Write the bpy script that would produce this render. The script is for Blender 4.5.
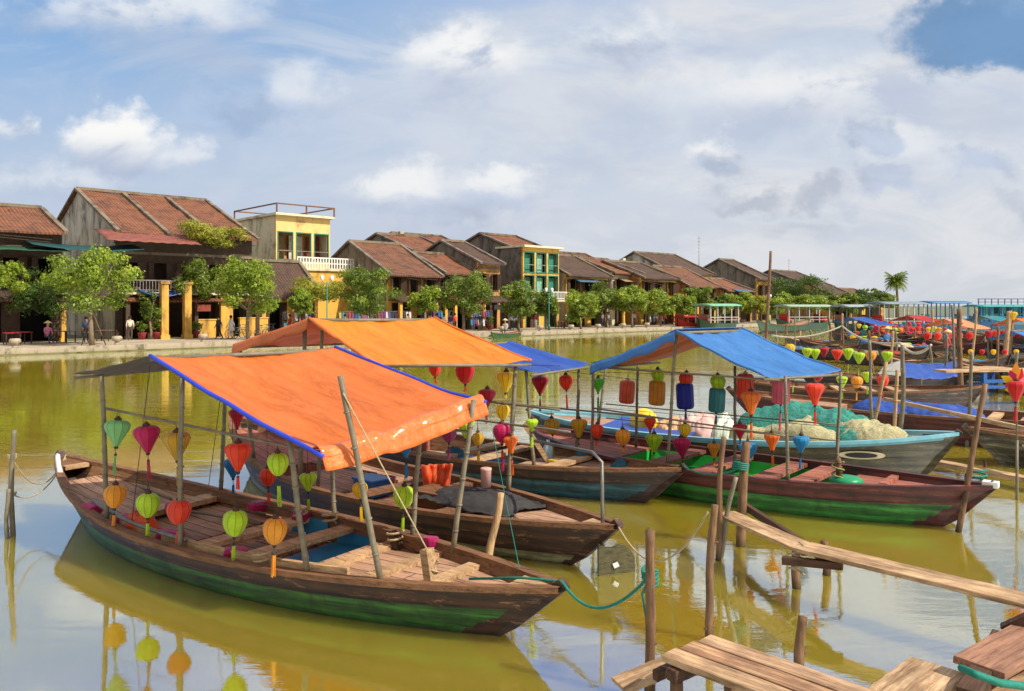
import bpy, bmesh, math, random
from mathutils import Vector, Matrix, noise as mn
R = math.radians
for o in list(bpy.data.objects): bpy.data.objects.remove(o)
S = bpy.context.scene
COL = S.collection
# ------------------------------------------------------------ camera
H, F, CX, HY = 2.8, 800.0, 512.0, 305.0          # eye height, focal length and horizon in pixels
cam = bpy.data.objects.new('camera', bpy.data.cameras.new('camera')); COL.objects.link(cam)
cam.location = (0, 0, H); cam.rotation_euler = (R(90), 0, 0)
cam.data.sensor_width = 36; cam.data.lens = 36*F/1024
cam.data.shift_y = -(345.5-HY)/1024
cam.data.clip_end = 6000; cam.data.clip_start = .05
S.camera = cam
# ------------------------------------------------------------ sun and sky
to_sun = Vector((.80, -.42, .92)).normalized()
sun = bpy.data.objects.new('sun', bpy.data.lights.new('sun', 'SUN')); COL.objects.link(sun)
sun.data.energy = 4.5; sun.data.angle = R(.6); sun.data.color = (1, .93, .82)
sun.rotation_euler = to_sun.to_track_quat('Z', 'Y').to_euler()
S.view_settings.view_transform = 'Standard'; S.view_settings.look = 'None'
S.view_settings.exposure = .33; S.view_settings.gamma = 1
W_ = bpy.data.worlds.new('World'); S.world = W_; W_.use_nodes = True
nt = W_.node_tree; nt.nodes.clear()
def nd(t, ty, **k):
    n = t.nodes.new(ty)
    for a, b in k.items():
        if a.startswith('i_'):
            n.inputs[int(a[2:])].default_value = b
        else: setattr(n, a, b)
    return n
def build_world():
    t = nt; L = t.links.new
    out = nd(t, 'ShaderNodeOutputWorld'); bg = nd(t, 'ShaderNodeBackground'); bg.inputs[1].default_value = .115
    L(bg.outputs[0], out.inputs[0])
    sky = nd(t, 'ShaderNodeTexSky', sky_type='NISHITA', sun_disc=False)
    sky.sun_elevation = math.asin(to_sun.z); sky.sun_rotation = math.atan2(to_sun.x, to_sun.y)
    sky.dust_density = 1.5; sky.ozone_density = 1.6
    tc = nd(t, 'ShaderNodeTexCoord')
    def vm(a, sc, off=(0, 0, 0)):
        m = nd(t, 'ShaderNodeMapping'); L(a, m.inputs[0]); m.inputs[3].default_value = sc; m.inputs[1].default_value = off; return m.outputs[0]
    def noise(v, s, d, r, dist=0):
        n = nd(t, 'ShaderNodeTexNoise'); L(v, n.inputs['Vector']); n.inputs['Scale'].default_value = s
        n.inputs['Detail'].default_value = d; n.inputs['Roughness'].default_value = r; n.inputs['Distortion'].default_value = dist; return n.outputs[0]
    def mth(op, a, b=None, c=None):
        n = nd(t, 'ShaderNodeMath', operation=op)
        for i, q in enumerate((a, b, c)):
            if q is None: continue
            if isinstance(q, (int, float)): n.inputs[i].default_value = q
            else: L(q, n.inputs[i])
        return n.outputs[0]
    def sstep(v, a, b):
        n = nd(t, 'ShaderNodeMapRange', interpolation_type='SMOOTHSTEP'); L(v, n.inputs[0]); n.inputs[1].default_value = a; n.inputs[2].default_value = b; return n.outputs[0]
    def mix(f, a, b):
        n = nd(t, 'ShaderNodeMix', data_type='RGBA')
        if isinstance(f, (int, float)): n.inputs[0].default_value = f
        else: L(f, n.inputs[0])
        for i, q in ((6, a), (7, b)):
            if isinstance(q, tuple): n.inputs[i].default_value = q+(1,)
            else: L(q, n.inputs[i])
        return n.outputs[2]
    g = tc.outputs['Generated']
    K = .115*2**.35
    def C(r, gg, b): return tuple((((c/255+.055)/1.055)**2.4)/K for c in (r, gg, b))
    sep = nd(t, 'ShaderNodeSeparateXYZ'); L(g, sep.inputs[0]); x, y, z = sep.outputs
    yy = mth('MAXIMUM', mth('ABSOLUTE', y), .12)
    u, v = mth('DIVIDE', x, yy), mth('DIVIDE', z, yy)              # tangent coordinates of the sky to the north, where the river runs
    cmb = nd(t, 'ShaderNodeCombineXYZ'); L(u, cmb.inputs[0]); L(v, cmb.inputs[1]); uv = cmb.outputs[0]
    w1 = noise(vm(uv, (1, 1.25, 1), (3, 1, 0)), 11, 8, .6, .0); w2 = noise(vm(uv, (1, 1.25, 1), (9, 5, 0)), 11, 8, .6, .0)
    big = noise(vm(uv, (1, 2.2, 1), (2.2, .4, 0)), 2.6, 7, .58, .4); wisp = noise(vm(uv, (1, 3.2, 1), (7, 3, 0)), 3.4, 9, .62, 1.2); puff = noise(vm(uv, (1, 1.5, 1), (5, 8, 0)), 6.5, 8, .6, .3)
    du = mth('MULTIPLY_ADD', w1, .15, -.075); dv = mth('MULTIPLY_ADD', w2, .13, -.065)
    uw, vw = mth('ADD', u, du), mth('ADD', v, dv)
    def blob(px_, py_, rx, ry, soft=.5, warp=True):
        a_, b_ = (uw, vw) if warp else (u, v)
        p = mth('POWER', mth('ABSOLUTE', mth('DIVIDE', mth('SUBTRACT', a_, (px_-512)/800), rx/800)), 2)
        q = mth('POWER', mth('ABSOLUTE', mth('DIVIDE', mth('SUBTRACT', b_, (305-py_)/800), ry/800)), 2)
        return sstep(mth('SQRT', mth('ADD', p, q)), 1+soft*.3, 1-soft)
    # clear air: blue to the upper left, pale towards the horizon and the right
    blue = mix(.72, sky.outputs[0], C(118, 172, 226))
    base = mix(sstep(v, .44, .06), blue, C(196, 208, 226))
    base = mix(mth('MULTIPLY', sstep(u, -.45, .25), .85), base, C(212, 220, 232))
    base = mix(mth('MULTIPLY', sstep(v, .22, -.01), .8), base, mix(sstep(u, -.6, .5), C(190, 202, 222), C(208, 211, 217)))
    # broad veils
    veil = mth('MULTIPLY', sstep(wisp, .40, .66), mth('MULTIPLY_ADD', sstep(u, -.7, .3), .55, .30))
    base = mix(veil, base, mix(sstep(u, -.5, .3), C(206, 216, 232), C(228, 229, 232)))
    greyer = mth('MULTIPLY', sstep(big, .50, .68), .55)
    base = mix(greyer, base, C(184, 197, 219))
    col = base
    # lit cumulus with shaded feet
    for (bx, by, rx, ry, s_, k) in ((112, 140, 52, 44, .45, .95), (470, 62, 78, 44, .7, .8), (300, 92, 44, 40, .7, .5), (150, 12, 170, 34, .8, .7), (395, 192, 70, 26, .7, .7), (492, 184, 46, 26, .6, .7), (60, 185, 80, 20, .9, .4), (640, 45, 90, 34, .8, .6), (800, 95, 170, 44, .9, .6), (715, 155, 34, 24, .6, .7), (180, 160, 34, 20, .7, .5), (900, 150, 90, 40, .9, .5), (16, 132, 24, 20, .6, .6)):
        m_ = mth('MULTIPLY', blob(bx, by, rx, ry, s_), k)
        top = sstep(mth('ADD', v, mth('MULTIPLY_ADD', puff, .10, -.05)), (305-by-ry*.75)/800, (305-by+ry*.35)/800)
        col = mix(m_, col, mix(mth('MULTIPLY', top, sstep(puff, .36, .50)), C(180, 193, 217), C(255, 254, 251)))
    # slate undersides on the right
    for (bx, by, rx, ry, s_, k, c) in ((965, 34, 88, 44, .4, .95, (112, 150, 192)), (1030, 30, 90, 46, .3, .9, (118, 156, 198)), (715, 168, 34, 20, .7, .7, (168, 180, 202)), (748, 200, 50, 13, .8, .6, (176, 188, 208)), (820, 190, 28, 18, .7, .6, (178, 190, 210)), (872, 140, 30, 19, .5, .75, (176, 190, 212)), (885, 180, 36, 18, .5, .75, (178, 190, 210)), (985, 165, 40, 22, .5, .75, (176, 188, 210)), (1018, 208, 26, 18, .8, .5, (178, 190, 210)), (640, 48, 70, 16, .8, .45, (186, 198, 218)), (820, 224, 60, 12, .9, .4, (184, 194, 212)), (255, 110, 70, 22, .9, .5, (158, 184, 220)), (490, 206, 66, 17, .7, .7, (182, 193, 213))):
        col = mix(mth('MULTIPLY', blob(bx, by, rx, ry, s_), k), col, mix(sstep(puff, .36, .62), C(*[q_*(.93 if c[0] > 120 else .985) for q_ in c]), C(*[min(250, q_*(1.08 if c[0] > 120 else 1.02)+2) for q_ in c])))
    # overhead and behind: broken bright cloud on blue
    n0 = noise(vm(g, (1, 1, 1.4), (.37, .2, .05)), 2.6, 7, .56, .25)
    over = mix(sstep(n0, .48, .70), C(92, 150, 232), C(222, 230, 246))
    col = mix(sstep(z, .335, .42), col, over)
    col = mix(sstep(z, .55, .72), col, mix(sstep(n0, .40, .64), C(196, 208, 228), C(240, 238, 234)))
    back = mix(sstep(z, .0, .4), C(214, 214, 212), C(232, 231, 229))
    col = mix(sstep(y, .30, .05), col, back)
    L(col, bg.inputs[0])
build_world()
# ------------------------------------------------------------ helpers
def lin(r, g, b):
    return tuple(((c/255)/12.92 if c/255 <= .04045 else ((c/255+.055)/1.055)**2.4) for c in (r, g, b))
def px(x, y, h=0.0):                               # pixel seen at world height h
    Y = (H-h)*F/(y-HY); return Vector(((x-CX)/F*Y, Y, h))
def pY(x, y, Y): return Vector(((x-CX)/F*Y, Y, H-(y-HY)/F*Y))
MATS = {}
def newmat(name):
    m = bpy.data.materials.new(name); m.use_nodes = True; t = m.node_tree; t.nodes.clear()
    out = nd(t, 'ShaderNodeOutputMaterial'); p = nd(t, 'ShaderNodeBsdfPrincipled'); t.links.new(p.outputs[0], out.inputs[0])
    return m, t, p, out
def ramp(t, src, stops):
    r = nd(t, 'ShaderNodeValToRGB'); e = r.color_ramp.elements
    while len(e) < len(stops): e.new(.5)
    for q, (pos, c) in zip(e, stops): q.position = pos; q.color = tuple(c)+(1,)
    t.links.new(src, r.inputs[0]); return r.outputs[0]
def coords(t, scale=(1, 1, 1), kind='Object', loc=(0, 0, 0)):
    c = nd(t, 'ShaderNodeTexCoord'); m = nd(t, 'ShaderNodeMapping'); t.links.new(c.outputs[kind], m.inputs[0])
    m.inputs[3].default_value = scale; m.inputs[1].default_value = loc; return m.outputs[0]
def tnoise(t, v, s, d=5, r=.6, dist=0):
    n = nd(t, 'ShaderNodeTexNoise'); t.links.new(v, n.inputs['Vector']); n.inputs['Scale'].default_value = s
    n.inputs['Detail'].default_value = d; n.inputs['Roughness'].default_value = r; n.inputs['Distortion'].default_value = dist; return n.outputs[0]
def bump(t, p, src, st, dist=.02):
    b = nd(t, 'ShaderNodeBump'); b.inputs['Strength'].default_value = st; b.inputs['Distance'].default_value = dist
    t.links.new(src, b.inputs['Height']); t.links.new(b.outputs[0], p.inputs['Normal']); return b
def mul(t, a, b, f=1.0, mode='MULTIPLY'):
    n = nd(t, 'ShaderNodeMix', data_type='RGBA', blend_type=mode)
    if isinstance(f, (int, float)): n.inputs[0].default_value = f
    else: t.links.new(f, n.inputs[0])
    for i, q in ((6, a), (7, b)):
        if isinstance(q, tuple): n.inputs[i].default_value = tuple(q)+(1,)
        else: t.links.new(q, n.inputs[i])
    return n.outputs[2]
def sc(c, k): return tuple(min(1, v*k) for v in c)
def m_plain(name, c, rough=.6, var=.25, s=6, metal=0, bmp=.15, spec=.4):
    if name in MATS: return MATS[name]
    m, t, p, o = newmat(name)
    n = tnoise(t, coords(t), s, 6, .65)
    t.links.new(ramp(t, n, [(.3, sc(c, 1-var)), (.7, sc(c, 1+var*.7))]), p.inputs['Base Color'])
    p.inputs['Roughness'].default_value = rough; p.inputs['Metallic'].default_value = metal
    p.inputs['Specular IOR Level'].default_value = spec
    if bmp: bump(t, p, n, bmp)
    MATS[name] = m; return m
def m_wood(name, c, dark, plank=.16, length=2.2, along='x', rough=.75, wear=.5, light=None):
    if name in MATS: return MATS[name]
    m, t, p, o = newmat(name)
    
    cc = nd(t, 'ShaderNodeTexCoord'); mp = nd(t, 'ShaderNodeMapping'); t.links.new(cc.outputs['Object'], mp.inputs[0])
    if along == 'y': mp.inputs[2].default_value = (0, 0, R(90))
    if along == 'z': mp.inputs[2].default_value = (0, R(90), 0)
    v = mp.outputs[0]
    m2 = nd(t, 'ShaderNodeMapping'); t.links.new(v, m2.inputs[0]); m2.inputs[3].default_value = (1.2, 14, 14)
    g = tnoise(t, m2.outputs[0], 2.2, 8, .7, .4)
    big = tnoise(t, v, 2.6, 5, .65)
    col = ramp(t, g, [(.28, dark), (.5, c), (.75, light or sc(c, 1.45))])
    col = mul(t, col, ramp(t, big, [(.3, (.45, .42, .40)), (.62, (1.1, 1.08, 1.05))]), wear)
    if plank:
        b = nd(t, 'ShaderNodeTexBrick'); t.links.new(v, b.inputs[0]); b.offset = .37
        b.inputs['Color1'].default_value = (1, 1, 1, 1); b.inputs['Color2'].default_value = (.62, .60, .58, 1); b.inputs['Mortar'].default_value = (.04, .03, .02, 1)
        b.inputs['Scale'].default_value = 1; b.inputs['Mortar Size'].default_value = .007; b.inputs['Mortar Smooth'].default_value = .3
        b.inputs['Brick Width'].default_value = length; b.inputs['Row Height'].default_value = plank
        col = mul(t, col, b.outputs[0])
    t.links.new(col, p.inputs['Base Color']); p.inputs['Roughness'].default_value = rough
    p.inputs['Specular IOR Level'].default_value = .3
    bump(t, p, g, .8, .012); MATS[name] = m; return m
def m_hull(name, c, dark, chip=None):
    """painted or oiled planking seen from the side: streaks run along the boat, scuffs show another tone"""
    if name in MATS: return MATS[name]
    m, t, p, o = newmat(name)
    n = tnoise(t, coords(t, (.7, .7, 9)), 3, 8, .7, .3); n2 = tnoise(t, coords(t, (1, 1, 5)), 2.3, 9, .75, .6)
    col = ramp(t, n, [(.34, dark), (.52, c), (.78, sc(c, 1.6))])
    if chip: col = mul(t, col, chip, ramp(t, n2, [(.57, (0, 0, 0)), (.60, (1, 1, 1))]), 'MIX')
    n3 = tnoise(t, coords(t, (2, 2, 1.4)), 1.3, 7, .7, .8); col = mul(t, col, ramp(t, n3, [(.36, (.45, .44, .40)), (.56, (1.1, 1.1, 1.08))]), .8)
    zz = nd(t, 'ShaderNodeSeparateXYZ'); t.links.new(coords(t), zz.inputs[0])
    w = nd(t, 'ShaderNodeMath', operation='PINGPONG'); t.links.new(zz.outputs[2], w.inputs[0]); w.inputs[1].default_value = .065
    line = ramp(t, w.outputs[0], [(0, (.25, .22, .2)), (.06, (1, 1, 1))]); col = mul(t, col, line, .8)
    t.links.new(col, p.inputs['Base Color']); p.inputs['Roughness'].default_value = .5
    bump(t, p, n2, .3, .015); MATS[name] = m; return m
def m_tarp(name, c, rough=.42, trans=.28, sheen=0):
    if name in MATS: return MATS[name]
    m, t, p, o = newmat(name)
    n = tnoise(t, coords(t, (.8, 3.6, 1)), 2.0, 9, .66, .9); n2 = tnoise(t, coords(t, (1, 2, 1)), 18, 6, .7); n4 = tnoise(t, coords(t), .9, 6, .7, .4)
    sw = nd(t, 'ShaderNodeTexCoord')
    col = ramp(t, n, [(.26, sc(c, .74)), (.5, c), (.78, tuple(min(1, v*1.12+.02) for v in c))])
    col = mul(t, col, ramp(t, n4, [(.30, (.80, .78, .76)), (.52, (1, 1, 1)), (.75, (1.04, 1.08, 1.12))]), .6)
    t.links.new(col, p.inputs['Base Color']); p.inputs['Roughness'].default_value = rough
    b1 = bump(t, p, n, .9, .07)
    b2 = nd(t, 'ShaderNodeBump'); b2.inputs['Strength'].default_value = .25; b2.inputs['Distance'].default_value = .01
    t.links.new(n2, b2.inputs['Height']); t.links.new(b2.outputs[0], b1.inputs['Normal'])
    tr = nd(t, 'ShaderNodeBsdfTranslucent'); t.links.new(col, tr.inputs[0])
    mx = nd(t, 'ShaderNodeMixShader'); mx.inputs[0].default_value = trans
    t.links.new(p.outputs[0], mx.inputs[1]); t.links.new(tr.outputs[0], mx.inputs[2]); t.links.new(mx.outputs[0], o.inputs[0])
    MATS[name] = m; return m
def m_silk(name, c):
    if name in MATS: return MATS[name]
    m, t, p, o = newmat(name)
    n = tnoise(t, coords(t, (3, 3, 60)), 2, 3, .6); v = tnoise(t, coords(t), 7, 3, .5)
    col = ramp(t, v, [(.25, sc(c, .8)), (.75, sc(c, 1.12))])
    t.links.new(col, p.inputs['Base Color']); p.inputs['Roughness'].default_value = .45; p.inputs['Sheen Weight'].default_value = .25
    bump(t, p, n, .12, .01)
    tr = nd(t, 'ShaderNodeBsdfTranslucent'); t.links.new(col, tr.inputs[0])
    mx = nd(t, 'ShaderNodeMixShader'); mx.inputs[0].default_value = .42
    t.links.new(p.outputs[0], mx.inputs[1]); t.links.new(tr.outputs[0], mx.inputs[2]); t.links.new(mx.outputs[0], o.inputs[0])
    MATS[name] = m; return m
def m_leaf(name, c, hi=None):
    if name in MATS: return MATS[name]
    m, t, p, o = newmat(name)
    n = tnoise(t, coords(t), .55, 4, .6); n2 = tnoise(t, coords(t), 5, 3, .6)
    col = ramp(t, n, [(.35, sc(c, .6)), (.5, c), (.68, hi or sc(c, 1.7))])
    col = mul(t, col, ramp(t, n2, [(.3, (.6, .65, .5)), (.7, (1.2, 1.15, 1))]), .7)
    t.links.new(col, p.inputs['Base Color']); p.inputs['Roughness'].default_value = .5
    tr = nd(t, 'ShaderNodeBsdfTranslucent'); t.links.new(col, tr.inputs[0])
    mx = nd(t, 'ShaderNodeMixShader'); mx.inputs[0].default_value = .35
    t.links.new(p.outputs[0], mx.inputs[1]); t.links.new(tr.outputs[0], mx.inputs[2]); t.links.new(mx.outputs[0], o.inputs[0])
    MATS[name] = m; return m
def m_tiles(name, c, dark, pitch=.26):
    if name in MATS: return MATS[name]
    m, t, p, o = newmat(name)
    v = coords(t); s = nd(t, 'ShaderNodeSeparateXYZ'); t.links.new(v, s.inputs[0])
    def ping(out, q):
        w = nd(t, 'ShaderNodeMath', operation='PINGPONG'); t.links.new(out, w.inputs[0]); w.inputs[1].default_value = q/2
        d = nd(t, 'ShaderNodeMath', operation='DIVIDE'); t.links.new(w.outputs[0], d.inputs[0]); d.inputs[1].default_value = q/2; return d.outputs[0]
    a, b = ping(s.outputs[0], pitch), ping(s.outputs[1], .34)
    big = tnoise(t, v, .8, 8, .75, .8); sm = tnoise(t, coords(t, (4, 3, 3)), 2.2, 4, .7)
    col = ramp(t, big, [(.3, dark), (.52, c), (.8, sc(c, 1.35))])
    col = mul(t, col, ramp(t, sm, [(.3, (.45, .43, .42)), (.7, (1.3, 1.25, 1.2))]), .85)
    col = mul(t, col, ramp(t, a, [(.05, (.3, .28, .27)), (.4, (1, 1, 1))]), .8)
    col = mul(t, col, ramp(t, b, [(.0, (.5, .48, .46)), (.3, (1, 1, 1))]), .5)
    t.links.new(col, p.inputs['Base Color']); p.inputs['Roughness'].default_value = .85
    bump(t, p, a, .9, .06); MATS[name] = m; return m
def m_plaster(name, c, stain, amt=.6, s=.7):
    if name in MATS: return MATS[name]
    m, t, p, o = newmat(name)
    n = tnoise(t, coords(t, (1, 1, .45)), s, 9, .72, .4); f = tnoise(t, coords(t), 8, 5, .7)
    col = ramp(t, n, [(.36, stain), (.36+.22*amt, c), (.8, sc(c, 1.12))])
    col = mul(t, col, ramp(t, f, [(.3, (.8, .8, .8)), (.7, (1.06, 1.06, 1.06))]), .8)
    t.links.new(col, p.inputs['Base Color']); p.inputs['Roughness'].default_value = .9; bump(t, p, f, .2, .02)
    MATS[name] = m; return m

class MB:
    def __init__(s): s.v = []; s.f = []; s.m = []; s.cur = 0; s.smooth = []
    def add(s, vs, fs, smooth=False):
        k = len(s.v); s.v += [Vector(v) for v in vs]
        for f in fs: s.f.append([k+i for i in f]); s.m.append(s.cur); s.smooth.append(smooth)
        return s
    def box(s, x0, x1, y0, y1, z0, z1):
        vs = [(x, y, z) for z in (z0, z1) for y in (y0, y1) for x in (x0, x1)]
        return s.add(vs, [(0, 2, 3, 1), (4, 5, 7, 6), (0, 1, 5, 4), (2, 6, 7, 3), (0, 4, 6, 2), (1, 3, 7, 5)])
    def obox(s, a, b, w, h, up=Vector((0, 0, 1))):         # board from a to b, width w, thickness h
        a, b = Vector(a), Vector(b); d = (b-a).normalized(); side = d.cross(up)
        if side.length < 1e-4: side = Vector((1, 0, 0))
        side.normalize(); u = side.cross(d)
        vs = [p+side*w/2*i+u*h/2*j for p in (a, b) for j in (-1, 1) for i in (-1, 1)]
        return s.add(vs, [(0, 1, 3, 2), (4, 6, 7, 5), (0, 4, 5, 1), (2, 3, 7, 6), (0, 2, 6, 4), (1, 5, 7, 3)])
    def tube(s, pts, r, n=8, cap=True):
        pts = [Vector(p) for p in pts]; rs = r if isinstance(r, (list, tuple)) else [r]*len(pts)
        vs = []; ref = None
        for i, p in enumerate(pts):
            d = (pts[min(i+1, len(pts)-1)]-pts[max(i-1, 0)]).normalized()
            if ref is None: ref = d.orthogonal().normalized()
            ref = (ref-d*ref.dot(d)); ref = ref.normalized() if ref.length > 1e-5 else d.orthogonal().normalized()
            w = d.cross(ref)
            for k in range(n):
                a = 2*math.pi*k/n; vs.append(p+(ref*math.cos(a)+w*math.sin(a))*rs[i])
        fs = [(i*n+k, i*n+(k+1) % n, (i+1)*n+(k+1) % n, (i+1)*n+k) for i in range(len(pts)-1) for k in range(n)]
        if cap: fs += [tuple(range(n))[::-1], tuple((len(pts)-1)*n+k for k in range(n))]
        return s.add(vs, fs, n > 5)
    def lathe(s, prof, n=16, c=(0, 0, 0), rib=0, nr=0):
        c = Vector(c); vs = []
        for r, z in prof:
            for k in range(n):
                a = 2*math.pi*k/n; rr = r*(1-rib*(.5-.5*math.cos(a*nr))) if nr else r
                vs.append(c+Vector((rr*math.cos(a), rr*math.sin(a), z)))
        m = len(prof)
        fs = [(i*n+k, i*n+(k+1) % n, (i+1)*n+(k+1) % n, (i+1)*n+k) for i in range(m-1) for k in range(n)]
        fs += [tuple(range(n))[::-1], tuple((m-1)*n+k for k in range(n))]
        return s.add(vs, fs, True)
    def grid(s, P, nu, nv, smooth=True):                    # P(i,j) with i<=nu, j<=nv
        vs = [P(i, j) for i in range(nu+1) for j in range(nv+1)]
        fs = [(i*(nv+1)+j, (i+1)*(nv+1)+j, (i+1)*(nv+1)+j+1, i*(nv+1)+j+1) for i in range(nu) for j in range(nv)]
        return s.add(vs, fs, smooth)
    def build(s, name, mats, parent=None, inv=None, solid=0, bev=0):
        me = bpy.data.meshes.new(name)
        vs = [inv @ v for v in s.v] if inv is not None else s.v
        me.from_pydata([tuple(v) for v in vs], [], s.f)
        for m in (mats if isinstance(mats, (list, tuple)) else [mats]): me.materials.append(m)
        me.polygons.foreach_set('material_index', s.m); me.polygons.foreach_set('use_smooth', s.smooth); me.update()
        o = bpy.data.objects.new(name, me); COL.objects.link(o)
        if parent: o.parent = parent
        if solid: q = o.modifiers.new('solid', 'SOLIDIFY'); q.thickness = solid; q.offset = 0
        if bev: q = o.modifiers.new('bevel', 'BEVEL'); q.width = bev; q.segments = 2; q.limit_method = 'ANGLE'
        return o
def tag(o, label=None, cat=None, group=None, kind=None):
    if label: o['label'] = label
    if cat: o['category'] = cat
    if group: o['group'] = group
    if kind: o['kind'] = kind
    return o
def empty(name, loc, rz=0, label=None, cat=None, group=None):
    o = bpy.data.objects.new(name, None); COL.objects.link(o); o.location = loc; o.rotation_euler = (0, 0, rz)
    o.empty_display_size = .2; return tag(o, label, cat, group)
def copy_tree(o, parent=None):
    kids = [c for c in bpy.data.objects if c.parent == o]
    c = o.copy(); COL.objects.link(c); c.parent = parent
    for k in kids: copy_tree(k, c)
    return c
def settle(o):                                              # put a top-level mesh's origin at its base
    me = o.data; xs = [v.co for v in me.vertices]
    c = Vector((sum(v.x for v in xs)/len(xs), sum(v.y for v in xs)/len(xs), min(v.z for v in xs)))
    me.transform(Matrix.Translation(-c)); o.location = c; return o
ORD = ['zeroth', 'first', 'second', 'third', 'fourth', 'fifth', 'sixth', 'seventh', 'eighth', 'ninth', 'tenth', 'eleventh', 'twelfth', 'thirteenth', 'fourteenth', 'fifteenth', 'sixteenth', 'seventeenth', 'eighteenth', 'nineteenth', 'twentieth', 'twenty-first', 'twenty-second', 'twenty-third', 'twenty-fourth', 'twenty-fifth', 'twenty-sixth']

# ------------------------------------------------------------ materials
WDECK = m_wood('deck_wood', lin(182, 144, 116), lin(106, 74, 56), .17, 2.4)
WDECKR = m_wood('red_deck_wood', lin(168, 104, 84), lin(98, 52, 40), .19, 2.8)
WPALE = m_wood('pale_wood', lin(190, 156, 116), lin(104, 76, 52), 0, wear=.8)
WPLANK = m_wood('walkway_wood', lin(176, 142, 106), lin(88, 64, 46), 0, wear=.9, light=lin(222, 196, 158))
WDARK = m_wood('dark_wood', lin(86, 60, 44), lin(40, 27, 20), 0)
WRAIL = m_wood('rail_wood', lin(122, 86, 58), lin(48, 31, 22), 0)
WSTAKE = m_wood('stake_wood', lin(124, 94, 68), lin(36, 26, 19), 0, wear=.85, along='z')
_t = WSTAKE.node_tree; _p = next(n for n in _t.nodes if n.type == 'BSDF_PRINCIPLED'); _s = nd(_t, 'ShaderNodeSeparateXYZ'); _t.links.new(coords(_t), _s.inputs[0])
_j = nd(_t, 'ShaderNodeMath', operation='MULTIPLY_ADD'); _t.links.new(tnoise(_t, coords(_t), 9, 4, .6), _j.inputs[0]); _j.inputs[1].default_value = .16; _t.links.new(_s.outputs[2], _j.inputs[2])
_t.links.new(mul(_t, _p.inputs['Base Color'].links[0].from_socket, ramp(_t, _j.outputs[0], [(.60, (.34, .36, .24)), (.74, (1, 1, 1))])), _p.inputs['Base Color'])
WPOST = m_wood('post_wood', lin(178, 144, 104), lin(104, 76, 52), 0, along='z', wear=.6)
BAMBOO = m_plain('bamboo', lin(118, 108, 88), .55, .35, 9)
METAL = m_plain('grey_pipe', lin(120, 116, 110), .45, .3, 12, .5)
HULLB = m_hull('brown_hull', lin(70, 41, 26), lin(24, 14, 10), lin(136, 96, 66))
HULLD = m_hull('dark_hull', lin(60, 38, 30), lin(28, 18, 15), lin(104, 72, 56))
HULLR = m_hull('red_hull', lin(98, 40, 30), lin(50, 22, 18), lin(124, 64, 48))
HULLG = m_hull('grey_hull', lin(108, 100, 76), lin(56, 50, 36), lin(146, 138, 112))
GREEN = m_hull('green_paint', lin(52, 100, 32), lin(20, 46, 16), lin(84, 80, 44))
LGREEN = m_hull('bright_green_paint', lin(56, 132, 46), lin(28, 76, 30), lin(92, 112, 64))
TEALP = m_hull('blue_band_paint', lin(44, 92, 104), lin(24, 46, 54), lin(86, 84, 70))
OLIVEP = m_hull('olive_paint', lin(86, 76, 46), lin(38, 33, 22), lin(112, 100, 72))
CREAMP = m_hull('worn_cream_paint', lin(140, 136, 96), lin(96, 92, 60), lin(90, 84, 56))
BLUEP = m_plain('blue_paint', lin(46, 128, 170), .5, .25, 4)
LBLUE = m_plain('light_blue_paint', lin(122, 178, 192), .5, .25, 4)
INGREEN = m_plain('green_inside_paint', lin(34, 158, 56), .5, .25, 4)
WHITE = m_plain('white_paint', lin(225, 222, 214), .5, .12, 5)
DARK = m_plain('interior_shade', (.012, .011, .010), .9, .3, 3)  # near black, shade of the house interiors put into the colour
ROPE = m_plain('hemp_rope', lin(172, 154, 120), .9, .3, 40)
GROPE = m_plain('green_rope', lin(20, 118, 100), .7, .3, 40)
BLACK = m_plain('black_cloth', lin(52, 50, 50), .8, .35, 5)
T_OR = m_tarp('orange_tarp', lin(232, 126, 50), .4)
T_OR2 = m_tarp('amber_tarp', lin(238, 146, 36), .4)
T_GREY = m_tarp('grey_tarp', lin(110, 100, 92), .6, .2)
T_BL = m_tarp('blue_tarp', lin(66, 128, 196), .38, .2)
T_BL2 = m_tarp('deep_blue_tarp', lin(50, 88, 178), .38, .2)
T_HEM = m_tarp('glossy_orange_tarp', lin(240, 118, 40), .16, .10)
for _n in T_HEM.node_tree.nodes:
    if _n.type == 'BSDF_PRINCIPLED': _n.inputs['Coat Weight'].default_value = 1; _n.inputs['Coat Roughness'].default_value = .08
T_BEDGE = m_plain('blue_edging', lin(36, 62, 190), .5, .2, 8)
LC = {'lime': (196, 226, 34), 'mint': (150, 214, 140), 'magenta': (206, 14, 96), 'gold': (214, 168, 28), 'yellow': (244, 206, 22), 'orange': (248, 128, 28),
      'amber': (246, 168, 36), 'vermilion': (240, 68, 26), 'red': (222, 26, 28), 'crimson': (196, 14, 48), 'blue': (26, 132, 196), 'royal blue': (22, 40, 168),
      'teal': (58, 146, 150), 'pink': (238, 120, 140), 'green': (88, 196, 40), 'brick': (222, 92, 50), 'mustard': (226, 150, 24), 'violet': (176, 60, 120), 'sky blue': (40, 160, 214)}
SILKR = {k: m_plain('silk_rib_'+k.replace(' ', '_'), sc(lin(*v), .42), .6, .15) for k, v in LC.items()}
SILK = {k: m_silk('silk_'+k.replace(' ', '_'), lin(*v)) for k, v in LC.items()}
GRASSY = m_leaf('leaves_fresh', (.25, .34, .026), (.44, .50, .05))
LEAFD = m_leaf('leaves_deep', (.075, .135, .018), (.18, .25, .03))
LEAFM = m_leaf('leaves_mid', (.16, .23, .022), (.32, .37, .04))
LEAFY = m_leaf('leaves_yellow', (.36, .36, .035), (.52, .46, .06))
BARK = m_plain('bark', lin(128, 108, 84), .9, .4, 8)
TILE = m_tiles('brown_tiles', lin(128, 84, 58), lin(62, 46, 38))
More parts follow.
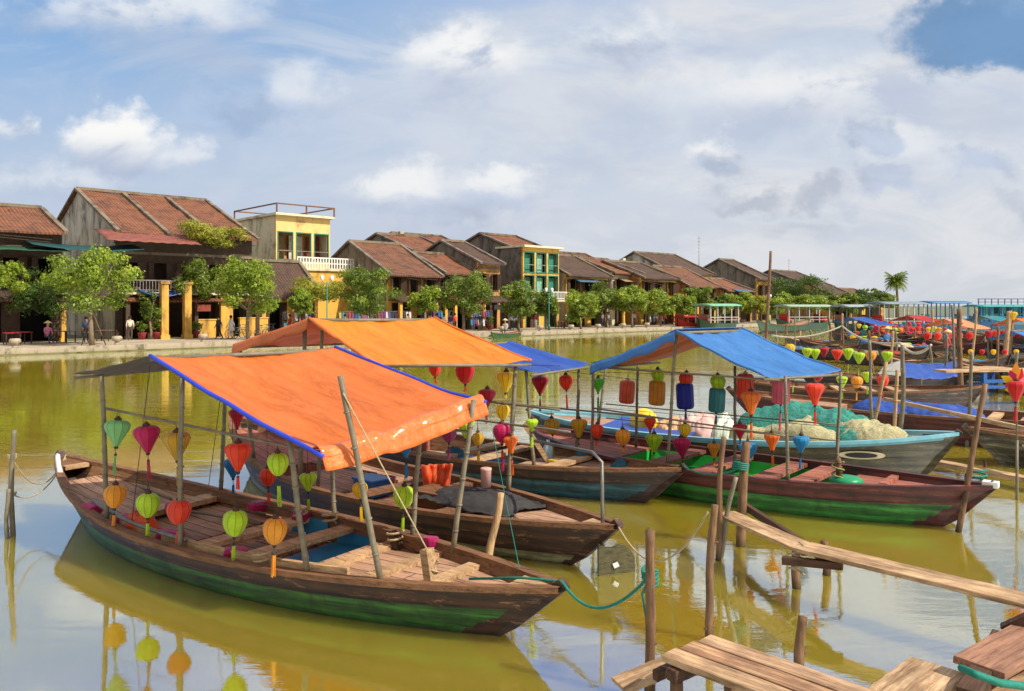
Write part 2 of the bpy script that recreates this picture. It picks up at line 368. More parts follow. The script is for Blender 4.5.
TILED = m_tiles('dark_tiles', lin(92, 68, 52), lin(54, 44, 38))
TILER = m_tiles('red_tiles', lin(138, 86, 56), lin(58, 42, 34))
VERGE = m_plaster('verge_plaster', lin(128, 112, 92), lin(66, 58, 50), .7)
GABLE = m_plaster('weathered_grey_plaster', lin(196, 188, 174), lin(84, 78, 70), .9)
GABLED = m_plaster('dark_grey_plaster', lin(128, 116, 104), lin(58, 54, 50), .8)
YEL = m_plaster('yellow_plaster', lin(216, 168, 72), lin(140, 100, 52), .75)
YELP = m_plaster('pale_yellow_plaster', lin(226, 190, 120), lin(160, 128, 84), .5)
OCH = m_plaster('ochre_plaster', lin(200, 146, 82), lin(104, 76, 52), .8)
CREAM = m_plaster('cream_plaster', lin(214, 200, 168), lin(140, 128, 104), .6)
SHUT = m_wood('shutter_wood', lin(78, 60, 48), lin(38, 28, 24), 0)
RAILW = m_plaster('old_rail', lin(138, 130, 124), lin(78, 66, 58), .8, 3)
SHUTG = m_plain('green_shutter', lin(44, 120, 96), .6, .3, 4)
STONE = m_plaster('quay_stone', lin(172, 156, 132), lin(96, 90, 66), .6, 1.4)
# ------------------------------------------------------------ river, quay and land
BO = Vector((-28.4, 44.4, 0)); BA = Vector((.728, .686, 0)).normalized(); BN = Vector((-BA.y, BA.x, 0)); BANG = math.atan2(BA.y, BA.x); BH = .32
def bank(s, b, z=0): return BO+BA*s+BN*b+Vector((0, 0, z))
def bank_s(x, b):                                   # distance along the quay at which depth b is seen in column x
    k = (x-CX)/F; c = BO+BN*b
    return (k*c.y-c.x)/(BA.x-k*BA.y)
def bz(y, s, b): return H-(y-HY)/F*bank(s, b).y
m, t, p, o_ = newmat('muddy_water')
def water_mat():
    n1 = tnoise(t, coords(t, (.35, 1.0, 1)), 1.3, 6, .6, .6); n2 = tnoise(t, coords(t, (.8, 1.6, 1)), 5, 4, .55)
    add = nd(t, 'ShaderNodeMath', operation='MULTIPLY_ADD'); t.links.new(n2, add.inputs[0]); add.inputs[1].default_value = .16; t.links.new(n1, add.inputs[2])
    calm = tnoise(t, coords(t, (.03, .07, 1), loc=(3, 1, 0)), 1.0, 4, .6)
    b = bump(t, p, add.outputs[0], .10, .05)
    sp = nd(t, 'ShaderNodeSeparateXYZ'); t.links.new(coords(t), sp.inputs[0])
    mr = nd(t, 'ShaderNodeMapRange'); t.links.new(calm, mr.inputs[0]); mr.inputs[1].default_value = .4; mr.inputs[2].default_value = .6; mr.inputs[3].default_value = .07; mr.inputs[4].default_value = .26
    t.links.new(mr.outputs[0], b.inputs['Strength'])
    mur = tnoise(t, coords(t, (.25, .25, 1)), 1, 5, .6)
    col = ramp(t, mur, [(.3, (.30, .228, .015)), (.7, (.39, .30, .025))])
    df = nd(t, 'ShaderNodeSubsurfaceScattering', falloff='BURLEY'); df.inputs['Scale'].default_value = .55; df.inputs['Radius'].default_value = (1, .9, .5); t.links.new(col, df.inputs[0])
    gl = nd(t, 'ShaderNodeBsdfGlossy'); gl.inputs['Roughness'].default_value = .03; gl.inputs[0].default_value = (.82, .92, 1, 1); t.links.new(b.outputs[0], gl.inputs['Normal'])
    fr = nd(t, 'ShaderNodeFresnel'); fr.inputs[0].default_value = 2.0; t.links.new(b.outputs[0], fr.inputs['Normal'])
    m2 = nd(t, 'ShaderNodeMapRange'); t.links.new(fr.outputs[0], m2.inputs[0]); m2.inputs[1].default_value = 0; m2.inputs[2].default_value = 1; m2.inputs[3].default_value = .54; m2.inputs[4].default_value = .82
    mx = nd(t, 'ShaderNodeMixShader'); t.links.new(m2.outputs[0], mx.inputs[0]); t.links.new(df.outputs[0], mx.inputs[1]); t.links.new(gl.outputs[0], mx.inputs[2])
    t.nodes.remove(p); t.links.new(mx.outputs[0], o_.inputs[0])
water_mat(); WATER = m
w = MB(); w.grid(lambda i, j: (-900+i*100, -60+j*100, 0), 40, 40, False); tag(w.build('river_water', WATER), kind='structure')
GROUND = m_plaster('grassy_earth', lin(112, 112, 80), lin(70, 84, 48), .6, .1)
g = MB(); g.box(-3000, 3500, -400, 5500, -2.4, -2.0); tag(g.build('ground', GROUND), kind='structure')
g = MB()
pts = [bank(-80, .9), bank(1500, .9), bank(1500, 2600), bank(-80, 2600)]
g.add([Vector((q.x, q.y, z)) for z in (-2, BH-.004) for q in pts], [(0, 1, 2, 3), (4, 5, 6, 7), (0, 1, 5, 4), (1, 2, 6, 5), (2, 3, 7, 6), (3, 0, 4, 7)])
tag(g.build('riverside_land', GROUND), kind='structure')
PAVE = m_wood('paving_stone', lin(196, 180, 156), lin(150, 136, 116), .5, .9)
def bank_slab(name, s0, s1, b0, b1, z0, z1, mt):
    q = MB(); q.box(s0, s1, b0, b1, z0, z1); o = q.build(name, mt); o.location = BO; o.rotation_euler.z = BANG; return tag(o, kind='structure')
bank_slab('promenade', -70, 230, .62, 9.4, -.6, BH, PAVE)
bank_slab('quay_edge', -70, 230, 0, .6, -1.5, BH+.05, STONE)
bank_slab('quay_foot', -70, 230, -.5, -.02, -1.5, .05, m_plaster('mossy_stone', lin(110, 104, 60), lin(60, 64, 34), .7, 1.2))

# ------------------------------------------------------------ houses
def cloth0(c): return m_plain('cloth_%d_%d_%d' % c, lin(*c), .8, .35, 3)
def openwall(mb, x0, x1, z0, z1, y, th, ops):
    xs = sorted({x0, x1}|{a for o in ops for a in (o[0], o[1])}); zs = sorted({z0, z1}|{a for o in ops for a in (o[2], o[3])})
    for i in range(len(xs)-1):
        run = None
        for j in range(len(zs)-1):
            cx, cz = (xs[i]+xs[i+1])/2, (zs[j]+zs[j+1])/2
            hole = any(o[0] < cx < o[1] and o[2] < cz < o[3] for o in ops)
            if not hole: run = (run[0], zs[j+1]) if run else (zs[j], zs[j+1])
            if (hole or j == len(zs)-2) and run:
                mb.box(xs[i], xs[i+1], y, y+th, run[0], run[1]); run = None
def house(label, x0, x1, boff, depth, ye, yr, storeys=2, front=YEL, side=GABLE, roof=TILE, name='shophouse', ridge=.5, bays=1, awn=True, cols=0, balcony=False, flat=False, win=3, seed=0, over=.7, colm=None, green=False):
    rnd = random.Random(seed)
    s0, s1 = bank_s(x0, boff), bank_s(x1, boff); wd = s1-s0
    he = bz(ye, s0, boff)-BH; rb = boff+depth*ridge
    sr = s0; hr = bz(yr, sr, rb)-BH
    if flat: hr = he
    hr = max(hr, he+.2) if not flat else he
    E = empty(name, bank(s0, boff, BH), BANG, label, 'house', 'old riverside houses')
    # openings per storey
    sh = min(3.3, he/storeys); ops = []; fr = MB(); sh_ = []
    for k in range(storeys):
        z = k*sh; n = win if k else max(1, win-1)
        cw = wd/n; log = seed in (4, 11) and k >= 1
        for i in range(n):
            c = cw*(i+.5)
            if log and not (seed == 4 and k == 1): ops.append((c-cw*.40, c+cw*.40, z+.25, min(z+2.85, he-.45))); continue
            if k == 0: ops.append((c-cw*.34, c+cw*.34, .02, min(2.7, he-.5)))
            else: ops.append((c-cw*.24, c+cw*.24, z+.75, min(z+2.45, he-.25)))
    fw = MB(); openwall(fw, .0, wd, 0, he, 0, .25, ops); fw.build('front_wall', front, E)
    for xx in (-.003, wd-.25):
        sd = MB()
        pr = [(.26, 0), (depth, 0), (depth, he), (depth*ridge, hr-.02), (.26, he+.0)]
        vs = [(xx+dx, y, z) for dx in (0, .25) for y, z in pr]
        sd.add(vs, [(0, 1, 2, 3, 4), (9, 8, 7, 6, 5)]+[(i, (i+1) % 5, 5+(i+1) % 5, 5+i) for i in range(5)])
        sd.build('gable_wall', side, E)
    b = MB(); b.box(.3, wd-.3, depth-.2, depth, 0, he-.1); b.build('back_wall', side, E)
    b = MB(); b.box(.3, wd-.3, 1.9, 2.0, 0, he-.1); b.build('inner_wall', OCH if seed in (4, 11) else (DARK if rnd.random() < .6 else SHUT), E)  # backing behind the openings; the DARK one paints in the rooms' shade
    for k in range(1, storeys): b = MB(); b.box(.26, wd-.26, .26, 1.89, k*sh-.1, k*sh); b.build('upper_floor', SHUT, E)
    for (a, c, z0, z1) in ops:
        f = MB(); kind = 'door' if z0 < .1 else 'window'
        f.box(a-.06, a+.04, -.03, .12, z0, z1); f.box(c-.04, c+.06, -.03, .12, z0, z1); f.box(a+.04, c-.04, -.03, .12, z1-.1, z1)
        if kind == 'window': f.box(a-.1, c+.1, -.1, .12, z0-.08, z0)
        m = SHUTG if green else SHUT
        fo = f.build(kind, m, E)
        if kind == 'window' and seed in (4, 11) and z1-z0 > 2:
            q = MB(); q.box(a+.05, c-.05, .5 if seed == 11 else 1.6, .56 if seed == 11 else 1.66, z0, z0+.9*(z1-z0)); q.build('shutter_panel', [SHUTG, cloth0((60, 120, 90)), cloth0((120, 170, 150))][int(a) % 3] if seed == 11 else cloth0([(150, 120, 80), (206, 196, 176), (120, 60, 44)][len(sh_) % 3]), fo); sh_.append(1)
            q = MB(); q.box(a+.04, c-.04, -.02, .06, z0+.75, z0+.83); q.build('rail', RAILW, fo)
        elif kind == 'window':
            wv = (c-a)/2
            for (xa, xb) in ((a+.03, a-wv*.8), (c-.03, c+wv*.8)):
                q = MB(); q.obox((xa, -.05, (z0+z1)/2), (xb, -.4*rnd.random()-.08, (z0+z1)/2), z1-z0-.1, .04, Vector((0, 1, 0))); q.build('shutter', m, fo)
        elif rnd.random() < .6:
            q = MB(); n = 4; ww = (c-a)/n
            for i in range(n):
                if rnd.random() < .55: q = MB(); q.box(a+i*ww+.02, a+(i+1)*ww-.02, .3, .36, z0, z1-.12); q.build('door_panel', SHUT, fo)
    if flat:
        q = MB(); q.box(-.25, wd+.25, -.5, depth+.1, he+.002, he+.22)
        q.build('roof', CREAM, E)
    else:
        q = MB(); yr_ = depth*ridge; k = (hr-he)/yr_; kb = (hr-he)/(depth-yr_)
        for (ya, za, yb, zb) in ((-over, he-k*over, yr_, hr), (yr_, hr, depth+.5, he-kb*.5)):
            n = max(2, int(abs(yb-ya)/.9)); nx = max(2, int(wd/1.5))
            def P(i, j, top, ya=ya, yb=yb, za=za, zb=zb, n=n, nx=nx):
                y = ya+(yb-ya)*j/n; z = za+(zb-za)*j/n; x = -.12+(wd+.24)*i/nx
                sag = -.10*math.sin(math.pi*j/n)-.05*math.sin(math.pi*i/nx)+.13*mn.noise(Vector((x*.5+seed, y*.6, 1)))
                return (x, y, z+sag+top)
            q.grid(lambda i, j: P(i, j, .16), nx, n); q.grid(lambda i, j: P(i, j, .02), nx, n)
            for i in (0, nx):
                q.add([P(i, j, tp) for j in range(n+1) for tp in (.02, .16)], [(2*j, 2*j+1, 2*j+3, 2*j+2) for j in range(n)])
            e = 0 if ya < 0 else n
            q.add([P(i, e, tp) for i in range(nx+1) for tp in (.02, .16)], [(2*i, 2*i+1, 2*i+3, 2*i+2) for i in range(nx)])
        ro = q.build('roof', roof, E)
        for i in range(bays+1):
            x = -.22+(wd+.24)*i/bays
            v = MB(); v.obox((x+.1, -over-.03, he-k*over+.16), (x+.1, yr_, hr+.17), .32, .2); v.obox((x+.1, yr_, hr+.17), (x+.1, depth+.5, he-kb*.5+.16), .32, .2)
            v.build('roof_verge', VERGE if side is not GABLED else GABLED, ro)
        v = MB(); v.box(-.1, wd+.1, yr_-.16, yr_+.16, hr+.1, hr+.34); v.build('ridge_cap', VERGE, ro)
    if awn and he > 4.2:
        q = MB(); n = max(3, int(wd/1.2))
        q.grid(lambda i, j: (wd*i/n, -1.9+1.88*j/3, 2.75+.65*j/3+.05*mn.noise(Vector((i*.7, j, seed)))), n, 3)
        q.build('awning', TILED if seed % 2 else roof, E, solid=.12)
        cols = cols or max(2, int(wd/3))
        for i in range(cols):
            c = MB(); x = .3+(wd-.6)*i/(cols-1); c.box(x-.14, x+.14, -1.7, -1.42, 0, 2.72); c.box(x-.2, x+.2, -1.76, -1.36, 0, .25); c.build('column', colm or (YEL if seed % 3 else SHUT), E)
    if balcony:
        z = sh-.05; q = MB(); q.box(-.2, wd+.2, -1.5, -.04, z, z+.16); q.build('balcony_floor', CREAM, E)
        q = MB(); q.box(-.2, wd+.2, -1.5, -1.42, z+1.0, z+1.08)
        x = -.15
        while x < wd+.15: q.box(x, x+.05, -1.48, -1.44, z+.16, z+1.0); x += .22
        q.box(-.2, wd+.2, -1.49, -1.43, z+.3, z+.36); q.build('railing', RAILW if seed == 2 else WHITE, E)
    # weathered boards, signs and bays that break up the front
    if not flat:
        for k in range(storeys):
            q = MB(); q.box(-.02, wd+.02, -.07, -.005, k*sh+(2.95 if k == 0 else sh-.25)-.1, k*sh+(2.95 if k == 0 else sh-.25)+.1); q.build('cornice', VERGE, E)
        for k in range(max(1, int(wd/3.5))):
            xx = rnd.uniform(.4, wd-1.6); q = MB(); q.box(xx, xx+rnd.uniform(.9, 1.5), -2.02, -1.95, 2.0, 2.5); q.build('sign_board', cloth0(rnd.choice(((130, 60, 44), (60, 80, 90), (176, 150, 96), (50, 46, 44), (70, 100, 80)))), E)
        if storeys > 1 and seed % 2 == 0 and seed != 2:
            q = MB(); nb = 8; xx = rnd.uniform(.2, wd*.4); q.grid(lambda i, j: (xx+wd*.5*i/nb, -1.2+1.18*j/3, sh+2.1+.4*j/3+.05*mn.noise(Vector((i, j, seed)))), nb, 3); q.build('cloth_awning', cloth0(rnd.choice(((70, 96, 120), (150, 120, 90), (176, 170, 150)))), E, solid=.03)
        for k in range(2): 
            q = MB(); zz = he-rnd.uniform(.2, .6); q.tube([(-.05, .3, zz-.6), (-.06, -.5, zz), (rnd.uniform(.4, 1)*wd, -.6, zz-rnd.uniform(0, .5))], .03, 4); q.build('drain_pipe', SHUT, E)
    # small clutter that belongs to the building
    if seed in (6, 12, 15):
        q = MB(); q.box(wd*.6, wd*.6+.5, depth*ridge+.4, depth*ridge+.9, hr-.4, hr+.7); q.build('chimney', CREAM, E)
    return E, wd, he, hr
HS = []
HS.append(house('low red tiled house with pale boarded side at the far left edge', -45, 62, 10, 12, 226, 203, 2, front=SHUT, side=CREAM, roof=TILER, seed=1, name='tiled_house'))
HS.append(house('long old house with weathered grey gable, triple red tiled roof and upper veranda', 116, 252, 10.6, 19, 229, 191, 2, front=SHUT, side=GABLE, roof=TILER, bays=3, seed=2, win=5, balcony=True, over=1.0, colm=SHUT))
HS.append(house('low brown tiled shop front in front of the flat topped yellow house', 262, 318, 10, 7, 292, 262, 1, front=YEL, side=YELP, roof=TILED, seed=3, win=3, name='tiled_shop'))
HS.append(house('tall flat topped yellow house with rooftop pergola and white balustrade balcony', 276, 330, 18, 9, 215, 215, 3, front=YELP, side=CREAM, flat=True, seed=4, win=3, awn=False, balcony=False, green=True))
HS.append(house('grey gabled house with wide brown roof beside the flat topped yellow house', 388, 438, 10, 13, 273, 243, 2, front=YEL, side=GABLED, roof=TILE, seed=5, win=3))
HS.append(house('brown roofed house set back behind the wide brown roof', 410, 452, 21, 13, 250, 235, 2, front=OCH, side=GABLED, roof=TILER, seed=6, awn=False))
HS.append(house('highest red roof with grey gable in the back row left of the tall yellow front', 420, 470, 28, 12, 248, 234, 3, front=OCH, side=GABLED, roof=TILER, seed=7, awn=False))
HS.append(house('small grey gabled house with red tiles left of the tall yellow front', 443, 476, 10.5, 10, 272, 254, 2, front=SHUT, side=GABLE, roof=TILER, seed=8, win=2))
HS.append(house('narrow house with dark roof and grey gable touching the tall yellow front', 478, 500, 10.5, 12, 262, 242, 2, front=OCH, side=GABLED, roof=TILED, seed=9, win=2))
HS.append(house('grey gabled tall house with red roof rising behind the three bay yellow front', 512, 548, 14, 11, 248, 235, 3, front=YEL, side=GABLED, roof=TILER, seed=10, awn=False, win=3))
HS.append(house('bright yellow three bay front with columns and green shutters under a flat parapet', 523, 559, 10, 4.1, 247, 247, 3, front=YEL, side=GABLED, flat=True, seed=11, win=3, awn=False, balcony=True, green=True))
HS.append(house('low brown roofed house right of the bright yellow three bay front', 566, 608, 10, 11, 274, 255, 2, front=YEL, side=CREAM, roof=TILED, seed=12, win=3))
HS.append(house('set back house with flat brown ridge above the low brown roof', 575, 612, 20, 10, 266, 253, 2, front=OCH, side=GABLE, roof=TILE, seed=13, awn=False))
HS.append(house('grey house with pale upper wall and rusty roof behind the riverside trees', 612, 640, 12, 11, 272, 259, 2, front=CREAM, side=GABLE, roof=TILER, seed=14, win=2))
HS.append(house('broad brown roofed house with small yellow gable in the middle of the row', 641, 676, 10, 12, 277, 262, 2, front=YEL, side=OCH, roof=TILED, seed=15, win=3))
HS.append(house('large old roof with pale grey gable behind the small yellow gable', 672, 712, 18, 14, 272, 253, 2, front=YEL, side=GABLE, roof=TILED, seed=16, awn=False))
HS.append(house('yellow house with orange gable wall and dark roof near the red moored boats', 686, 716, 10, 11, 285, 267, 2, front=YEL, side=OCH, roof=TILE, seed=17, win=3))
HS.append(house('low rust roofed house between the two yellow fronts', 724, 752, 10, 10, 290, 279, 2, front=OCH, side=OCH, roof=TILER, seed=18, win=3))
HS.append(house('high grey gabled house with yellow end front near the tall leaning pole', 757, 771, 15, 14, 278, 260, 2, front=YEL, side=GABLED, roof=TILED, seed=19, awn=False, win=2))
HS.append(house('dark roofed grey house rising over the big dark tree', 806, 831, 16, 14, 285, 271, 2, front=OCH, side=GABLED, roof=TILED, seed=20, awn=False, win=2))
HS.append(house('orange walled house with low gable right of the big dark tree', 832, 852, 11, 10, 295, 283, 2, front=OCH, side=OCH, roof=TILED, seed=21, win=2))
HS.append(house('last yellow house near the palm at the end of the row', 862, 884, 12, 12, 298, 289, 2, front=YEL, side=OCH, roof=TILE, seed=22, win=2))
# the flat topped house: pergola and balcony
E, wd, he, hr = HS[3]
q = MB()
for x in (-.2, wd*.5, wd+.15):
    for y in (-.5, 8.6): q.box(x, x+.12, y, y+.12, he+.23, he+1.0)
for y in (-.5, 8.6): q.box(-.2, wd+.27, y, y+.12, he+1.0, he+1.12)
for x in (-.2, wd+.15): q.box(x, x+.12, -.37, 8.6, he+1.0, he+1.12)
q.build('pergola', WRAIL, E)
q = MB(); q.box(1.0, wd+3.0, -2.2, -.05, he-5.2, he-4.95); bf = q.build('balcony_floor', CREAM, E)
q = MB(); q.box(1.0, wd+3.0, -2.2, -2.05, he-4.05, he-3.93); x = 1.0
while x < wd+2.9: q.box(x, x+.12, -2.18, -2.08, he-4.95, he-4.05); x += .3
q.box(1.0, wd+3, -2.19, -2.07, he-4.55, he-4.45); q.build('railing', WHITE, bf)
q = MB(); q.box(1.0, wd+3.0, -2.0, -.1, 0, he-5.21); q.build('lower_storey', YEL, E)
# a corrugated awning, sails and curtain of the veranda house
E, wd, he, hr = HS[1]
q = MB(); q.grid(lambda i, j: (-1.5+6.5*i/16, -3.2+3.1*j/4, he-1.1+.25*j+.05*(i % 2)), 16, 4); q.build('rusty_awning', m_plain('rusty_sheet', lin(128, 72, 58), .7, .4, 2), E, solid=.04)
q = MB(); q.grid(lambda i, j: (-6+7*i/10, -3+2.6*j/4, he-1.6+.12*j-.25*math.sin(math.pi*i/10)+.08*mn.noise(Vector((i*.9, j, 3)))), 10, 4); q.build('shade_cloth', m_tarp('dark_teal_tarp', lin(30, 84, 84), .6), E, solid=.03)
q = MB(); q.grid(lambda i, j: (1.0+3*i/8, -2.6+2.0*j/4, 3.4+.1*j-.3*math.sin(math.pi*i/8)), 8, 4); q.build('blue_awning', T_BL2, E, solid=.03)
E, wd, he, hr = HS[0]
q = MB(); q.grid(lambda i, j: (wd*i/10, -2.4+2.3*j/3, he-1.5+.12*j+.1*mn.noise(Vector((i*.8, j, 9)))), 10, 3); q.build('shade_cloth', m_tarp('moss_tarp', lin(40, 96, 70), .6), E, solid=.03)
# wall strip closing the row far behind, beyond the trees
def far_mass(name, label, cat, s0, s1, b0, h, mt, leaf, n, seed):
    r = random.Random(seed); q = MB()
    for i in range(n):
        s = r.uniform(s0, s1); b = b0+r.uniform(0, 10); hh = h*(.65+.35*mn.noise(Vector((s*.06, seed, 0)))+.2*mn.noise(Vector((s*.25, seed, 4))))
        z = BH+r.random()**.7*hh; c = bank(s, b, z); a = Vector((r.gauss(0, 1), r.gauss(0, 1), r.gauss(0, 1))).normalized(); u = a.orthogonal().normalized()*leaf; v = a.cross(u)
        q.add([c-u-v*.5, c+u-v*.5, c+u*.6+v*.6, c-u*.6+v*.6], [(0, 1, 2, 3)])
    return tag(settle(q.build(name, mt)), label, cat, kind='stuff')
far_mass('tree_belt', 'continuous belt of far trees behind the last houses', 'woods', 110, 210, 36, 7.5, LEAFM, .5, 9000, 3)

far_mass('tree_belt', 'band of greenery standing behind the old houses', 'woods', -30, 125, 50, 6, LEAFD, .5, 9000, 5)

# ------------------------------------------------------------ trees
def crown_mesh(mb, c, rx, rz, n, leaf, r, lobes=17):
    ls = []
    for i in range(lobes):
        a = r.uniform(0, 6.283); e = r.uniform(-1, 1); k = r.uniform(.35, .86)*math.sqrt(1-.75*e*e)
        ls.append((Vector((math.cos(a)*rx*k, math.sin(a)*rx*k, e*rz*.74)), r.uniform(.16, .36)))
    ls.append((Vector((0, 0, 0)), .5))
    wt = [q*q for o, q in ls]
    for i in range(n):
        o, q = r.choices(ls, wt)[0]; d = Vector((r.gauss(0, 1), r.gauss(0, 1), r.gauss(0, 1))).normalized()
        rr = q*(r.random()**.30)*(1+.75*mn.noise(d*1.7+o*2))*(1.25 if r.random() < .12 else 1)
        p = c+o+Vector((d.x*rx*rr, d.y*rx*rr, d.z*rz*rr*.95))
        nrm = (d+Vector((r.gauss(0, .7), r.gauss(0, .7), r.gauss(0, .7)+.3))).normalized(); u = nrm.orthogonal(); u.rotate(Matrix.Rotation(r.uniform(0, 6.28), 3, nrm)); u = u.normalized()*leaf*r.uniform(.6, 1.3); v = nrm.cross(u)*.55
        mb.add([p-u, p-v*.8, p+u, p+v*.8], [(0, 1, 2, 3)])
    return ls
def tree(x, yb, b, ytop, ybot, wpx_, mt, label, seed, name='street_tree', n=2600, lean=0, trunk=True, grp='young trees along the quay'):
    wpx = wpx_*1.14; n = int(n*2.1); r = random.Random(seed); s = bank_s(x, b); base = bank(s, b, BH); Y = base.y
    zt = H-(ytop-HY)/F*Y-BH; zb = H-(ybot-HY)/F*Y-BH; rx = wpx/2/F*Y; rz = (zt-zb)/2
    E = empty(name, base, 0, label, 'tree', grp); c = Vector((lean, 0, (zt+zb)/2))
    q = MB(); ls = crown_mesh(q, c, rx, rz, n, (.07+Y*.0009)*(1 if name == 'street_tree' else .85), r); q.build('crown', mt, E)
    if trunk:
        q = MB(); f = Vector((lean*.5, 0, zb+rz*.25)); tr = .035*zt*.55+.05
        q.tube([(0, 0, -.05), (f.x*.3+r.uniform(-.1, .1), 0, f.z*.4), f], [tr, tr*.8, tr*.65], 8)
        for o, k in ls[:7]:
            e = c+o*.9; mid = f.lerp(e, .5)+Vector((0, 0, -.15*rz)); q.tube([f, mid, e], [tr*.5, tr*.33, tr*.12], 6)
        q.build('trunk', BARK, E)
    return E
tree(92, 338, 1.6, 240, 312, 84, GRASSY, 'feathery light green tree with forked pale trunk held by stakes at the left', 1, n=3800, lean=-.2)
tree(248, 335, 3.0, 254, 318, 64, GRASSY, 'round bright green tree in front of the yellow gateway wall', 2, n=3600)
tree(370, 333, 2.6, 266, 316, 68, LEAFM, 'wide deep green tree before the grey gabled brown roof', 3, n=3600)
tree(463, 333, 3.4, 264, 318, 52, LEAFM, 'tall round green tree near the souvenir stalls in mid row', 4, n=3400)
tree(519, 331, 3.4, 279, 320, 42, LEAFM, 'smaller loose green tree below the bright yellow three bay front', 5)
tree(581, 330, 3.4, 287, 325, 38, GRASSY, 'low bushy green tree right of the bright yellow three bay front', 6)
tree(606, 329, 6.0, 279, 312, 46, LEAFM, 'fuller green tree behind the low bushy one', 7)
tree(632, 328, 3.0, 284, 314, 34, GRASSY, 'pale green tree left of the yellow porch', 8)
tree(661, 327, 3.5, 285, 316, 36, GRASSY, 'pale green tree right of the yellow porch', 9)
tree(701, 326, 5.0, 284, 310, 36, LEAFM, 'green tree over the red moored tour boat', 10)
tree(738, 325, 5.0, 292, 312, 30, GRASSY, 'light green tree before the rust roofed house', 11)
tree(778, 325, 4.0, 291, 314, 34, GRASSY, 'light green tree just right of the leaning pole', 12)
tree(792, 325, 14, 272, 306, 66, LEAFD, 'largest dark green tree, rising level with the roofs', 13, 'dark_tree', n=4200, grp='larger trees behind the houses')
tree(812, 325, 4.0, 291, 313, 40, GRASSY, 'pale bushy tree at the foot of the dark tree', 14)
tree(842, 325, 5.0, 293, 313, 38, LEAFM, 'pale bushy tree before the orange walled house', 15)
tree(866, 325, 7.0, 288, 310, 34, LEAFD, 'dark bushy tree left of the palm', 16, grp='larger trees behind the houses')
tree(884, 325, 7.0, 292, 310, 26, LEAFM, 'small green tree at the foot of the palm', 17)
for k_, (x_, yt_, w_, lb_) in enumerate(((425, 282, 30, 'narrow yellow green tree between the wide tree and the mid row tree'), (546, 290, 26, 'slim tree touching the white balcony'), (646, 290, 30, 'short yellow green tree between the two pale trees'), (682, 292, 28, 'short tree left of the pale mint roofed tour boat'), (720, 294, 28, 'short tree right of the red moored boat'), (758, 294, 26, 'short tree left of the leaning pole'), (300, 290, 30, 'short leafy tree below the white balustrade balcony'))):
    tree(x_, 328, 4.5, yt_, 316, w_, (GRASSY, LEAFM, LEAFY)[k_ % 3], lb_, 60+k_)
tree(214, 300, 9.0, 218, 252, 66, LEAFY, 'yellow green climbing shrub sprawling over the veranda roof edge', 18, 'climbing_shrub', n=2600, trunk=False, grp='climbing shrubs on the houses')
tree(200, 300, 8.4, 256, 303, 44, LEAFM, 'dark green creeper hanging left of the yellow gateway columns', 19, 'climbing_shrub', n=2400, trunk=False, grp='climbing shrubs on the houses')
tree(45, 300, 7.6, 264, 318, 70, LEAFD, 'dark creeper clump behind the feathery tree', 20, 'climbing_shrub', n=3000, trunk=False, grp='climbing shrubs on the houses')
tree(6, 300, 6.0, 258, 292, 40, GRASSY, 'leafy branch mass at the left edge of the picture', 21, 'climbing_shrub', n=1500, trunk=False, grp='climbing shrubs on the houses')
tree(318, 300, 8.0, 277, 303, 62, LEAFY, 'yellow green vine along the low brown tiled shop front', 22, 'climbing_shrub', n=2600, trunk=False, grp='climbing shrubs on the houses')
tree(150, 300, 8.2, 290, 326, 22, LEAFM, 'potted green shrub beside the dark doorway of the veranda house', 23, 'potted_shrub', n=900, grp='climbing shrubs on the houses')
# stakes that hold the young tree
s = bank_s(92, 1.6)
for dx in (-1, 1):
    q = MB(); q.tube([(dx*.75, .2, 0), (dx*.1, 0, 1.9)], .03, 6)
    o = q.build('tree_stake', WSTAKE); o.location = bank(s, 1.6, BH); tag(o, 'thin wooden stake propping the feathery tree from the '+('left' if dx < 0 else 'right'), 'stake', 'stakes of the feathery tree')
# palm
s = bank_s(896, 9); base = bank(s, 9, BH); Y = base.y; zt = H+(305-281)/F*Y-BH
E = empty('palm_tree', base, 0, 'palm with a shaggy round head above the far trees', 'palm'); r = random.Random(4)
q = MB(); q.tube([(0, 0, 0), (.3, 0, zt*.5), (0, 0, zt)], [.32, .24, .2], 8); q.build('trunk', BARK, E)
for k in range(44):
    a = k*2.4; up = 1.9-2.5*(k/44); L = 2.3; q = MB(); P = []
    for i in range(9):
        u = i/8; P.append(Vector((math.cos(a)*L*u*.85, math.sin(a)*L*u*.85, zt+L*(up*u*.7-.5*u*u))))
    for i in range(8):
        d = (P[i+1]-P[i]).normalized(); sd = d.cross(Vector((0, 0, 1))).normalized()
        for j in (-1, 1):
            for f in (0, .5):
                b0 = P[i].lerp(P[i+1], f); tip = b0+sd*j*.75*(1-.5*abs(i-4)/4)+d*.35-Vector((0, 0, .3)); q.add([b0, b0+d*.16, tip], [(0, 1, 2)])
    q.tube(P, .03, 4); q.build('frond', LEAFM, E)

